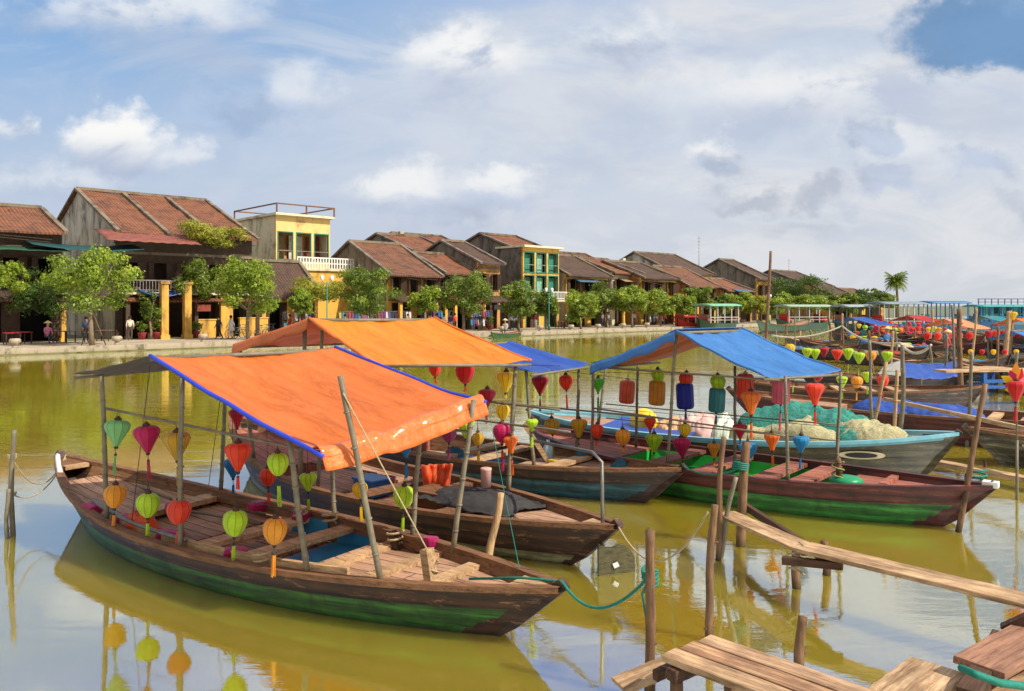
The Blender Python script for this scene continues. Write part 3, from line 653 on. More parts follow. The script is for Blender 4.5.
# ------------------------------------------------------------ quay furniture
bol = None
for i, x in enumerate([15, 117, 203, 300, 395, 502, 540, 571, 598, 623, 647]):
    if bol is None:
        bol = empty('stone_bollard', (0, 0, 0)); q = MB(); q.lathe([(.16, 0), (.17, .1), (.12, .16), (.14, .22), (.30, .34), (.31, .48), (.26, .54)], 16); q.build('bowl', STONE, bol)
        q = MB(); q.lathe([(.25, .541), (.24, .56), (.02, .565)], 12); q.build('rim', CREAM, bol); e = bol
    else: e = copy_tree(bol)
    e.location = bank(bank_s(x, .9), .9, BH); tag(e, ORD[i+1]+' bowl shaped stone bollard from the left on the far quay edge', 'bollard', 'stone bollards along the far quay')
def lamp_post(x, b, ytop, label):
    base = bank(bank_s(x, b), b, BH); h = H-(ytop-HY)/F*base.y-BH; E = empty('street_lamp', base, BANG, label, 'street lamp', 'street lamps on the far quay')
    q = MB(); q.lathe([(.14, 0), (.12, .5), (.05, .6), (.04, h-.3)], 10); q.build('post', SHUTG, E)
    for sx in (-1, 1):
        q = MB(); q.tube([(0, 0, h-.5), (sx*.3, 0, h-.35), (sx*.42, 0, h-.2)], .025, 6); a = q.build('arm', SHUTG, E)
        q = MB(); q.lathe([(.04, h-.2), (.13, h-.1), (.15, h+.12), (.05, h+.22)], 10, (sx*.42, 0, 0)); q.build('lamp_globe', WHITE, a)
lamp_post(327, 2, 278, 'green twin armed street lamp between the vine and the wide green tree')
lamp_post(549, 3, 290, 'green twin armed street lamp below the bright yellow front')
lamp_post(769, 3, 296, 'green twin armed street lamp near the end of the quay')
for x, yt, b, lb in ((699, 236, 30, 'tall thin antenna mast above the small yellow gable'), (789, 259, 30, 'shorter antenna mast behind the dark roofed house')):
    base = bank(bank_s(x, b), b, BH); h = H-(yt-HY)/F*base.y-BH; E = empty('antenna_mast', base, 0, lb, 'antenna')
    q = MB(); q.tube([(0, 0, 0), (0, 0, h)], [.12, .04], 6); q.build('mast', METAL, E)
    q = MB()
    for k in range(5): q.tube([(-.4+.05*k, 0, h-.4-k*.6), (.4-.05*k, 0, h-.4-k*.6)], .02, 4)
    q.build('crossbars', METAL, E)
# ------------------------------------------------------------ people
SKIN = m_plain('skin', lin(186, 132, 100), .6, .1, 8)
def cloth(c): return m_plain('cloth_%d_%d_%d' % c, lin(*c), .8, .2, 8)
def person(loc, rz, top, bottom, label, pose='stand', hair=True, hat=False, skirt=False, hgt=1.66):
    E = empty('person', loc, rz, label, 'person')
    k = hgt/1.66; st = {'stand': .03, 'walk': .22, 'sit': 0}[pose]
    J = {}
    if pose == 'sit':
        hp, off = .48, 0; J = dict(pel=(0, 0, .48), ch=(0, -.06, .92), nk=(0, -.08, 1.08), hd=(0, -.10, 1.25))
        legs = [((sx*.10, 0, .47), (sx*.13, -.40, .50), (sx*.13, -.42, .08), (sx*.13, -.55, .05)) for sx in (-1, 1)]
        arms = [((sx*.19, -.06, 1.0), (sx*.25, -.12, .76), (sx*.15, -.32, .66)) for sx in (-1, 1)]
    else:
        J = dict(pel=(0, 0, .90), ch=(0, -.01, 1.28), nk=(0, -.01, 1.42), hd=(0, -.03, 1.56))
        legs = [((sx*.09, 0, .86), (sx*.10, -sx*st*.7-.03, .47), (sx*.10, -sx*st*1.1+(.08 if sx < 0 and st > .1 else 0), .07), (sx*.11, -sx*st*1.1-.14, .04)) for sx in (-1, 1)]
        arms = [((sx*.18, 0, 1.36), (sx*.23, sx*st*.5+.02, 1.10), (sx*.22, sx*st*.9-.05, .86)) for sx in (-1, 1)]
    V, Ed, Rd, Mi = [], [], [], []
    def add(p, r, prev, mi): V.append(Vector(p)*k); Rd.append(r*k); Mi.append(mi); (Ed.append((prev, len(V)-1)) if prev is not None else None); return len(V)-1
    pel = add(J['pel'], .135, None, 1); wa = add(Vector(J['pel']).lerp(Vector(J['ch']), .45), .115, pel, 0); ch = add(J['ch'], .145, wa, 0); nk = add(J['nk'], .055, ch, 2); hd = add(J['hd'], .095, nk, 2); add(Vector(J['hd'])+Vector((0, 0, .08)), .075, hd, 2)
    for a in arms:
        i = add(a[0], .058, ch, 0); i = add(a[1], .043, i, 0); i = add(a[2], .032, i, 2); add(Vector(a[2])+Vector((0, -.03, -.08)), .03, i, 2)
    for l in legs:
        i = add(l[0], .092, pel, 1); i = add(l[1], .065, i, 1); i = add(l[2], .042, i, 1 if not skirt else 2); add(l[3], .035, i, 3)
    me = bpy.data.meshes.new('body'); me.from_pydata([tuple(v) for v in V], Ed, []); o = bpy.data.objects.new('body', me); COL.objects.link(o)
    md = o.modifiers.new('s', 'SKIN'); sv = me.skin_vertices[0].data
    for i, r in enumerate(Rd): sv[i].radius = (r*(1.25 if i in (0, 1, 2) else 1), r)
    sv[0].use_root = True
    o.modifiers.new('u', 'SUBSURF').levels = 1
    dg = bpy.context.evaluated_depsgraph_get(); nm = bpy.data.meshes.new_from_object(o.evaluated_get(dg)); o.modifiers.clear(); o.data = nm; bpy.data.meshes.remove(me); nm.name = 'body'
    nm.materials.clear()
    for m_ in (cloth(top), cloth(bottom), SKIN, cloth((40, 34, 30))): nm.materials.append(m_)
    for f in nm.polygons:
        c = f.center; f.material_index = Mi[min(range(len(V)), key=lambda i: (V[i]-c).length-Rd[i]*.5)]; f.use_smooth = True
    o.parent = E
    h = Vector(J['hd'])*k
    if hair: q = MB(); q.lathe([(.02, .125), (.07, .11), (.105, .05), (.105, -.02), (.09, -.08)], 12, h+Vector((0, .025, .05))); q.build('hair', cloth((26, 22, 20)), E)
    if hat: q = MB(); q.lathe([(.27, .02), (.14, .11), (.01, .2)], 14, h+Vector((0, 0, .05))); q.build('conical_hat', m_plain('straw', lin(214, 190, 140), .8, .2, 20), E)
    if skirt: q = MB(); q.lathe([(.14, 1.0), (.19, .85), (.24, .6)], 12, (0, 0, 0)); q.build('skirt', cloth(bottom), E)
    return E
def onbank(x, b): return bank(bank_s(x, b), b, BH)
person(onbank(219, 5.0), BANG+R(-95), (48, 50, 62), (30, 30, 36), 'person in dark clothes striding along the quay', 'walk')
person(onbank(231, 5.2), BANG+R(-90), (232, 226, 222), (214, 206, 204), 'person in white with long dark hair walking behind the one in dark clothes', 'walk', skirt=True)
person(onbank(47, 6.0), BANG+R(20), (196, 110, 150), (60, 50, 70), 'person in pink with conical straw hat sitting left of the feathery tree', 'sit', hat=True, hair=False)
pp = [(437, 6.5, (40, 90, 200), (50, 50, 60), 'person in blue top among the souvenir stalls', 'stand'), (444, 5.2, (236, 236, 236), (40, 50, 90), 'person in white top near the souvenir stalls', 'walk'),
      (455, 6.4, (214, 60, 40), (40, 40, 44), 'person in red top standing by the mid row tree', 'stand'), (451, 4.6, (70, 60, 120), (190, 180, 160), 'person in violet top close to the quay edge', 'walk'),
      (512, 5.5, (228, 228, 232), (60, 64, 90), 'person in white shirt below the yellow front, leftmost of a pair', 'walk'), (517, 5.9, (206, 214, 224), (46, 46, 50), 'person in pale shirt below the yellow front, rightmost of a pair', 'stand'),
      (603, 6.4, (240, 236, 228), (90, 110, 160), 'person in cream top before the dark shop, left one of two', 'stand'), (608, 6.6, (244, 244, 244), (120, 120, 130), 'person in bright white top before the dark shop, right one of two', 'walk'),
      (634, 5.5, (206, 206, 210), (60, 60, 66), 'person in grey top by the yellow porch', 'stand'), (664, 5.0, (220, 50, 46), (40, 40, 60), 'person in red top near the moored red tour boat', 'walk')]
pp += [(86, 6.2, (70, 90, 130), (50, 50, 60), 'person in blue shirt standing left of the feathery tree trunk', 'stand'), (130, 7.4, (210, 200, 180), (80, 70, 60), 'person in beige near the dark doorway', 'stand'), (290, 6.8, (160, 60, 60), (50, 50, 60), 'person in dark red before the low brown tiled shop', 'stand'),
 (345, 6.0, (220, 220, 224), (60, 70, 110), 'person in white left of the wide green tree', 'walk'), (408, 5.4, (200, 120, 60), (60, 56, 50), 'person in orange brown top right of the wide green tree', 'walk'), (430, 7.2, (90, 150, 90), (50, 50, 60), 'person in green top deep among the souvenir stalls', 'stand'),
 (480, 6.6, (60, 60, 70), (120, 110, 100), 'person in charcoal top right of the mid row tree', 'walk'), (536, 5.2, (190, 60, 80), (230, 230, 230), 'person in raspberry top under the white balcony', 'stand'), (566, 6.4, (230, 226, 210), (70, 70, 80), 'person in ivory top left of the low bushy tree', 'walk'), (686, 5.0, (240, 200, 80), (60, 60, 70), 'person in yellow top behind the low red boat', 'stand')]
for i, (x, b, tp, bt, lb, ps) in enumerate(pp): person(onbank(x, b), BANG+R((-90, 80, 10, 160)[i % 4]), tp, bt, lb, ps)

# bicycles leaning by the tree, benches, stalls with clothes
def bicycle(loc, rz, label):
    E = empty('bicycle', loc, rz, label, 'bicycle', 'bicycles parked under the round tree')
    for x in (-.52, .52):
        q = MB(); q.tube([(x+.33*math.cos(a), 0, .34+.33*math.sin(a)) for a in [k*math.pi/10 for k in range(21)]], .022, 5, False)
        for k in range(8): a = k*math.pi/4; q.tube([(x, 0, .34), (x+.32*math.cos(a), 0, .34+.32*math.sin(a))], .006, 3)
        q.build('wheel', m_plain('tyre', lin(40, 40, 42), .7), E)
    q = MB()
    for a, b in (((-.52, 0, .34), (-.15, 0, .85)), ((-.52, 0, .34), (-.05, 0, .34)), ((-.05, 0, .34), (-.17, 0, .9)), ((-.05, 0, .34), (.36, 0, .8)), ((-.15, 0, .78), (.36, 0, .8)), ((.52, 0, .34), (.34, 0, .98))): q.tube([a, b], .02, 6)
    q.build('frame', METAL, E); q = MB(); q.box(-.3, -.05, -.06, .06, .9, .95); q.build('saddle', BLACK, E)
    q = MB(); q.tube([(.25, -.28, 1.02), (.34, 0, .98), (.25, .28, 1.02)], .018, 6); q.build('handlebar', METAL, E)
for i, x in enumerate((236, 241, 263, 270)): bicycle(onbank(x, 5.6+.3*(i % 2)), BANG+R(8*i), ORD[i+1]+' bicycle from the left, parked by the round bright green tree')
def stall(x, b, w, cols, label, seed):
    r = random.Random(seed); E = empty('clothes_rack', onbank(x, b), BANG, label, 'clothes rack', 'souvenir clothes racks')
    q = MB(); q.tube([(0, 0, 0), (0, 0, 1.9), (w, 0, 1.9), (w, 0, 0)], .03, 6); q.tube([(0, 0, 1.1), (w, 0, 1.1)], .02, 6); q.build('rack_frame', METAL, E)
    n = int(w/.32)
    for i in range(n):
        for z in (1.87, 1.07):
            q = MB(); x0 = .05+i*.32; hh = r.uniform(.55, .72)
            q.add([(x0, -.03, z-.1), (x0+.13, -.05, z), (x0+.27, -.03, z-.1), (x0+.24, -.1, z-hh), (x0+.03, -.1, z-hh), (x0, .03, z-.1), (x0+.13, .05, z), (x0+.27, .03, z-.1), (x0+.24, .1, z-hh), (x0+.03, .1, z-hh)],
                  [(0, 1, 2, 3, 4), (9, 8, 7, 6, 5), (0, 5, 6, 1), (1, 6, 7, 2), (2, 7, 8, 3), (3, 8, 9, 4), (4, 9, 5, 0)])
            q.build('garment', cloth(r.choice(cols)), E)
GC = [(150, 60, 60), (50, 80, 140), (200, 196, 190), (180, 150, 70), (60, 120, 130), (110, 60, 100), (56, 54, 60), (170, 96, 60), (44, 44, 54), (90, 70, 60)]
for i, (x, w, lb) in enumerate(((283, 3.0, 'clothes rack below the low brown tiled shop front'), (338, 3.6, 'clothes rack left of the wide green tree trunk'), (362, 3.4, 'clothes rack right behind the wide green tree trunk'), (385, 3.0, 'clothes rack right of the wide green tree'), (421, 3.8, 'clothes rack with many bright shirts left of the mid row tree'), (470, 3.0, 'clothes rack right of the mid row tree'), (648, 3.5, 'clothes rack in the shade right of the yellow porch'))):
    stall(x, 8.6, w, GC, lb, 40+i)
def bench_table(x, b, label, top, seed):
    E = empty('cafe_table', onbank(x, b), BANG+seed, label, 'table', 'cafe tables on the quay')
    q = MB(); q.box(-.45, .45, -.45, .45, .72, .76); q.build('table_top', cloth(top), E)
    for sx in (-1, 1):
        for sy in (-1, 1): q = MB(); q.box(sx*.38-.03, sx*.38+.03, sy*.38-.03, sy*.38+.03, 0, .72); q.build('leg', SHUT, E)
for i, (x, b, c) in enumerate(((12, 6, (170, 40, 50)), (22, 7, (150, 50, 50)), (66, 7, (90, 70, 60)), (105, 7.4, (120, 90, 70)), (560, 6.5, (200, 60, 50)), (680, 5.5, (190, 50, 50)), (722, 5.5, (190, 60, 50)))):
    bench_table(x, b, ORD[i+1]+' cafe table from the left on the far quay', c, i*.3)
def planter(x, b, label):
    E = empty('flower_pot', onbank(x, b), 0, label, 'flower pot', 'flower pots on the quay'); r = random.Random(int(x))
    q = MB(); q.lathe([(.2, 0), (.3, .45), (.33, .5)], 12); q.build('pot', cloth((150, 60, 60)), E)
    q = MB(); crown_mesh(q, Vector((0, 0, .95)), .5, .5, 260, .09, r); q.build('plant', LEAFM, E)
for x, lb in ((142, 'red flower pot with green plant left of the stone steps'), (157, 'red flower pot with green plant beside the yellow gateway column'), (196, 'flower pot with green plant before the low yellow wall'), (490, 'flower pot with green plant under the dark roofed narrow house')): planter(x, 8.2, lb)
# low yellow garden wall and gateway columns in front of the veranda house
for x0, x1, h, lb in ((196, 216, 1.3, 'low yellow garden wall right of the gateway'), (221, 233, 3.1, 'tall yellow wall piece behind the walking pair'), (240, 268, 1.4, 'low yellow wall behind the bicycles')):
    s0, s1 = bank_s(x0, 9.0), bank_s(x1, 9.0); q = MB(); q.box(0, s1-s0, 0, .3, 0, h); q.box(-.05, s1-s0+.05, -.05, .35, h+.003, h+.1); o = q.build('garden_wall', YEL); o.location = bank(s0, 9, BH); o.rotation_euler.z = BANG; tag(o, lb, 'wall')
for i, x in enumerate((164, 187)):
    q = MB(); q.box(-.25, .25, -.25, .25, 0, 4.0); q.box(-.32, .32, -.32, .32, 0, .3); q.box(-.32, .32, -.32, .32, 4.002, 4.2); o = q.build('gateway_column', YEL); o.location = onbank(x, 8.0); o.rotation_euler.z = BANG; tag(o, ('left' if i == 0 else 'right')+' yellow column of the gateway under the veranda', 'column')
# ------------------------------------------------------------ boats
class Boat:
    """a wooden rowing boat; bow and stern tips are given as points of the river plan"""
    def __init__(s, bow, stern, beam, zg=.42, rise_b=.12, rise_s=.25, name='wooden_boat', label='', hull=HULLB, band=GREEN, deck=WDECK, pb=2.1, ps=2.6, inner=None, band_top=.5, group='wooden boats moored in the river', far=False, rim=None, seams=True, wells=None, depth=.14):
        s.bow, s.stern = Vector(bow), Vector(stern); s.d = (s.bow-s.stern).normalized(); s.n = Vector((-s.d.y, s.d.x, 0))
        s.L = (s.bow-s.stern).length; s.c = (s.bow+s.stern)/2; s.B = beam/2; s.ang = math.atan2(s.d.y, s.d.x)
        s.zg0, s.rb, s.rs, s.pb, s.ps, s.dep = zg, rise_b, rise_s, pb, ps, depth
        s.E = empty(name, s.c, s.ang, label, 'boat', group); s.M = Matrix.Translation(s.c) @ Matrix.Rotation(s.ang, 4, 'Z'); s.I = s.M.inverted()
        s.rows = [(-.22, .50, .76, .76), (-.06, .76, .82, .82), (.10*zg/.42, .87, .865, .87), (zg*.55, .925, .91, .92), (zg*.78, .965, .955, .96), (zg, 1.0, 1.0, 1.0)]
        rr_ = []
        for (A_, B_) in zip(s.rows, s.rows[1:]):
            for q_ in (0, 1/3, 2/3): rr_.append(tuple(a_+(b_-a_)*q_ for a_, b_ in zip(A_, B_)))
        s.fine = rr_+[s.rows[-1]]
        N = 120; s.N = N
        def P(i, j):
            t = -1+2*i/N; z, bf, xb, xs = s.fine[j]
            x = t*s.L/2*(xb if t > 0 else xs); zz = z+s.sheer(t)*((z+.22)/(zg+.22))**1.8
            return (x, 0, zz), s.prof(t)*s.B*bf
        for side in (0,):
            q = MB()
            for sd in (-1, 1):
                vs = []; k0 = len(q.v)
                for i in range(N+1):
                    for j in range(len(s.fine)):
                        (x, _, z), b = P(i, j); vs.append((x, sd*b, z))
                m = len(s.fine); fs, mi = [], []; thr = max(z_ for z_, *_r in s.rows if z_ <= zg*band_top+.03)
                for i in range(N):
                    for j in range(m-1):
                        a = i*m+j; fs.append((a, a+m, a+m+1, a+1) if sd < 0 else (a, a+1, a+m+1, a+m)); t = abs(-1+2*(i+.5)/N)
                        mi.append(1 if (s.fine[j+1][0] <= thr+.001 and t*s.fine[j][2] < .60+.27*(s.fine[j+1][0]+.22)/(thr+.22)) else 0)
                q.v += [Vector(v) for v in vs]; q.f += [[k0+a for a in f] for f in fs]; q.m += mi; q.smooth += [False]*len(fs)
            q.build('hull', [hull, band], s.E, solid=.04 if not far else 0)
        zf = depth
        s.zf = zf
        inm = inner or WRAIL
        # inside planking and floor
        q = MB()
        for sd in (-1, 1):
            q.grid(lambda i, j: ((-.93+1.84*i/30)*s.L/2*(.95), sd*max(.0, s.hw((-.93+1.84*i/30)*.95, zf-.02+(s.zgx((-.93+1.84*i/30)*.95)-.02-zf+.02)*j/4)-.032), zf-.02+(s.zgx((-.93+1.84*i/30)*.95)-.02-zf+.02)*j/4), 30, 4, False)
        q.build('inner_planking', inm, s.E)
        s.sheet('floor', deck, -.74, .72, lambda t: zf)
        q = MB()
        rim = rim or WRAIL
        for sd in (-1, 1):
            q = MB()
            for dz, w in ((.0, .085),):
                pts = [Vector((t*s.L/2, sd*s.halfw(t), s.zgx(t)+.015)) for t in [(-1+2*i/40) for i in range(41)]]
                for i in range(40):
                    a, b = pts[i], pts[i+1]; na = Vector((0, 1, 0))
                    q.add([a-na*.05, a+na*.045, b+na*.045, b-na*.05, a-na*.05-Vector((0, 0, .05)), a+na*.045-Vector((0, 0, .05)), b+na*.045-Vector((0, 0, .05)), b-na*.05-Vector((0, 0, .05))], [(0, 3, 2, 1), (4, 5, 6, 7), (0, 4, 7, 3), (1, 2, 6, 5)])
            q.build('gunwale', rim, s.E)
            if seams:
                q = MB()
                pts = []
                for i in range(3, 42):
                    t = -1+2*i/44; z, bf, xb, xs = s.rows[3]; zz = z+s.sheer(t)*((z+.22)/(zg+.22))**1.8
                    pts.append((t*s.L/2*(xb if t > 0 else xs), sd*(s.prof(t)*s.B*bf+.018), zz+.012))
                q.tube(pts, .016, 5); q.build('rub_strake', hull, s.E)
        # stem
        q = MB(); top = Vector((s.L/2+.015, 0, s.zgx(1)+.03)); bot = Vector((s.L/2*.74-.05, 0, -.24)); mid = Vector((s.L/2*.885, 0, .1+s.rb*.4))
        q.obox(top, mid, .085, .10, Vector((1, 0, .6))); q.obox(mid, bot, .08, .10, Vector((1, 0, .6))); q.build('stem_post', hull, s.E)
        q = MB(); q.obox((-s.L/2-.02, 0, s.zgx(-1)+.04), (-s.L/2*.78, 0, -.2), .09, .10, Vector((1, 0, .6))); q.build('stern_post', hull, s.E)
    def hw(s, t, z):
        x = t*s.L/2; pts = []
        for zr, bf, xb, xs in s.rows:
            tt = x/(s.L/2*(xb if x > 0 else xs)); tc = max(-1, min(1, tt))
            pts.append((zr+s.sheer(tc)*((zr+.22)/(s.zg0+.22))**1.8, (s.prof(tc)*s.B*bf) if abs(tt) <= 1 else 0))
        if z <= pts[0][0]: return pts[0][1]
        for (za, a), (zb, b) in zip(pts, pts[1:]):
            if z <= zb: return a+(b-a)*(z-za)/max(1e-5, zb-za)
        return pts[-1][1]
    def sheer(s, t): return (s.rb if t > 0 else s.rs)*abs(t)**2.2
    def prof(s, t): return (1-abs(t)**(s.pb if t > 0 else s.ps))*(1 if t > 0 else 1)+.035
    def halfw(s, t): return s.prof(max(-1, min(1, t)))*s.B
    def zgx(s, t): return s.zg0+s.sheer(max(-1, min(1, t)))
    def sheet(s, name, mt, t0, t1, zf, th=.03, inset=.05, n=14, parent=None):
        q = MB(); ts = [t0+(t1-t0)*i/n for i in range(n+1)]
        vs = []
        for t in ts:
            z = zf(t); b = max(.01, s.hw(t, z-th)-inset*.7)
            vs += [(t*s.L/2, -b, z), (t*s.L/2, b, z), (t*s.L/2, b, z-th), (t*s.L/2, -b, z-th)]
        fs = []
        for i in range(n):
            a = 4*i; fs += [(a, a+4, a+5, a+1), (a+3, a+2, a+6, a+7), (a, a+3, a+7, a+4), (a+1, a+5, a+6, a+2)]
        fs += [(0, 1, 2, 3), (4*n, 4*n+3, 4*n+2, 4*n+1)]
        q.add(vs, fs); return q.build(name, mt, parent or s.E)
    def deckat(s, name, mt, t0, t1, drop=.06, bulk=None):
        o = s.sheet(name, mt, t0, t1, lambda t: s.zgx(t)-drop)
        e0, e1 = (t0, t1)
        for t in (t0, t1):
            if abs(t) > .85: continue
            q = MB(); b = s.hw(t, s.zf+.03)-.035; q.box(t*s.L/2-.015, t*s.L/2+.015, -b, b, s.zf+.002, s.zgx(t)-drop-.035); q.build('bulkhead', bulk or mt, s.E)
        return o
    def beam(s, t, w=.16, th=.05, drop=.02, mt=None, name='crossbeam', skew=0):
        b = s.hw(t, s.zgx(t)-drop-th/2)-.03; q = MB(); q.obox((t*s.L/2-skew, -b, s.zgx(t)-drop), (t*s.L/2+skew, b, s.zgx(t)-drop), w, th); return q.build(name, mt or WPALE, s.E)
    # ---- pixel measuring against this boat
    def at(s, x, y, v):                          # world point of the ray through (x,y) on the vertical plane at side offset v
        o = s.c+s.n*v; r = Vector(((x-CX)/F, 1, -(y-HY)/F)); e = Vector((0, 0, H))
        k = (o-e).dot(s.n)/r.dot(s.n); return e+r*k
    def loc(s, p): return s.I @ Vector(p)
    def wpt(s, t, v, z): return s.M @ Vector((t*s.L/2, v, z))
    def pole(s, xb, yb, xt, yt, v, r=.024, mt=None, name='pole', base=None):
        p = s.loc(s.at(xb, yb, v)); t = 2*p.x/s.L; z = s.zgx(t)-.08 if base is None else base
        sgn = 1 if v > 0 else -1; vv = v
        if base is None and abs(v) > s.halfw(t)-.02: vv = sgn*(s.halfw(t)-.05)
        q0 = s.at(xt, yt, v); q1 = s.loc(q0); a = Vector((p.x, vv, z)); b = Vector((q1.x, v, q1.z)); q = MB(); n = 7
        pts = [a.lerp(b, i/n)+Vector((random.uniform(-1, 1)*.006, random.uniform(-1, 1)*.006, 0)) for i in range(n+1)]
        q.tube(pts, [r*(1.06-.15*i/n) for i in range(n+1)], 8)
        for k in range(1, 6):
            c = a.lerp(b, k/6); d = (b-a).normalized(); q.tube([c-d*.008, c+d*.008], r*1.22, 8)
        q.build(name, mt or BAMBOO, s.E); return q0
    def rail(s, x0, y0, v0, x1, y1, v1, r=.016, mt=None, name='rail', sag=0):
        a, b = s.loc(s.at(x0, y0, v0)), s.loc(s.at(x1, y1, v1)); q = MB(); n = 10
        q.tube([a.lerp(b, i/n)-Vector((0, 0, sag*4*(i/n)*(1-i/n))) for i in range(n+1)], r, 6); q.build(name, mt or BAMBOO, s.E); return s.M @ a, s.M @ b
    def canopy(s, A, B_, C, D, E_, F_, mt, mt2=None, edge=None, hem=None, seed=0, sag=.10, ridge_pole=True, wr=.018, valance=None):
        """A,B ends of the ridge; D,C the forward eave; E,F the after eave (world points)"""
        mt2 = mt2 or mt
        def patch(P0, P1, P2, P3, mat_, sg, nm, nu=36, nv=44, sgn=1):       # P0-P1 ridge, P3-P2 eave
            q = MB()
            def f(i, j):
                u, w = i/nu, j/nv; p = P0.lerp(P1, u).lerp(P3.lerp(P2, u), w)
                z = -sg*math.sin(math.pi*w)*(.65+.5*math.sin(math.pi*u))+.05*math.sin(math.pi*u)*(1-w)*-1
                z += wr*1.5*math.sin((u*2.2+.25*w+.3*mn.noise(Vector((u*2, w*2, seed))))*9)*(.3+w*(1-w)*2.6)+.03*mn.noise(Vector((u*5, w*2.4, seed+3)))+.012*mn.noise(Vector((u*14, w*5, seed)))
                z += -.05*math.sin(math.pi*u)*(w**6)
                return s.loc(p+Vector((0, 0, z)))
            q.grid(f, nu, nv); o = q.build(nm, mat_, s.E, solid=.008)
            return f, nu, nv
        f1 = patch(A, B_, C, D, mt, sag, 'canopy_cloth'); f2 = patch(A, B_, F_, E_, mt2, sag*.7, 'canopy_cloth')
        if True:
            q = MB(); q.tube([s.loc(A-Vector((0, 0, .03))), s.loc(B_-Vector((0, 0, .03)))], .025, 8); q.build('ridge_pole', BAMBOO, s.E)
            for P, Q in (((D, C), (E_, F_)) if not hem else ((E_, F_),)):
                q = MB(); q.tube([s.loc(P-Vector((0, 0, .05))), s.loc(Q-Vector((0, 0, .05)))], .018, 8); q.build('eave_pole', BAMBOO, s.E)
        if valance:
            q = MB(); g, nu, nv = f2; f_, _, _ = f1
            for ff in (g,): q.grid(lambda i, j: ff(0, i)+Vector((.0, -.012, 0))-Vector((0, .01*j, j*.05*(1+.25*mn.noise(Vector((i*.12, j, seed)))))), nv, 3)
            q.build('valance', valance, s.E, solid=.008)
        if edge:
            for f, nu, nv in (f1,):
                for i in (0, nu): q = MB(); q.tube([f(i, j)+Vector((0, 0, .004)) for j in range(nv+1)], .021, 6); q.build('edge_binding', edge, s.E)
        if hem:
            f, nu, nv = f1; q = MB(); r = random.Random(seed)
            def hf(i, j):
                u = i/60; k = int(u*nu); e = f(k, nv).lerp(f(min(nu, k+1), nv), u*nu-k); up = f(k, nv-3).lerp(f(min(nu, k+1), nv-3), u*nu-k); d = (e-up).normalized()
                w = j/10; rad = .06+.03*mn.noise(Vector((u*7, w*2, seed)))+.02*mn.noise(Vector((u*30, w*5, 2)))
                c = e-d*.13+Vector((0, 0, .015)); a = -2.3*w+1.9
                return c+d*(.19*w-.02)+Vector((0, 0, rad*math.sin(math.pi*min(1, w*1.1))-.15*w*w*w*(.8+.25*mn.noise(Vector((u*4, 3, seed))))))
            q.grid(hf, 60, 10); q.build('rolled_hem', hem, s.E, solid=.01)
        return f1, f2
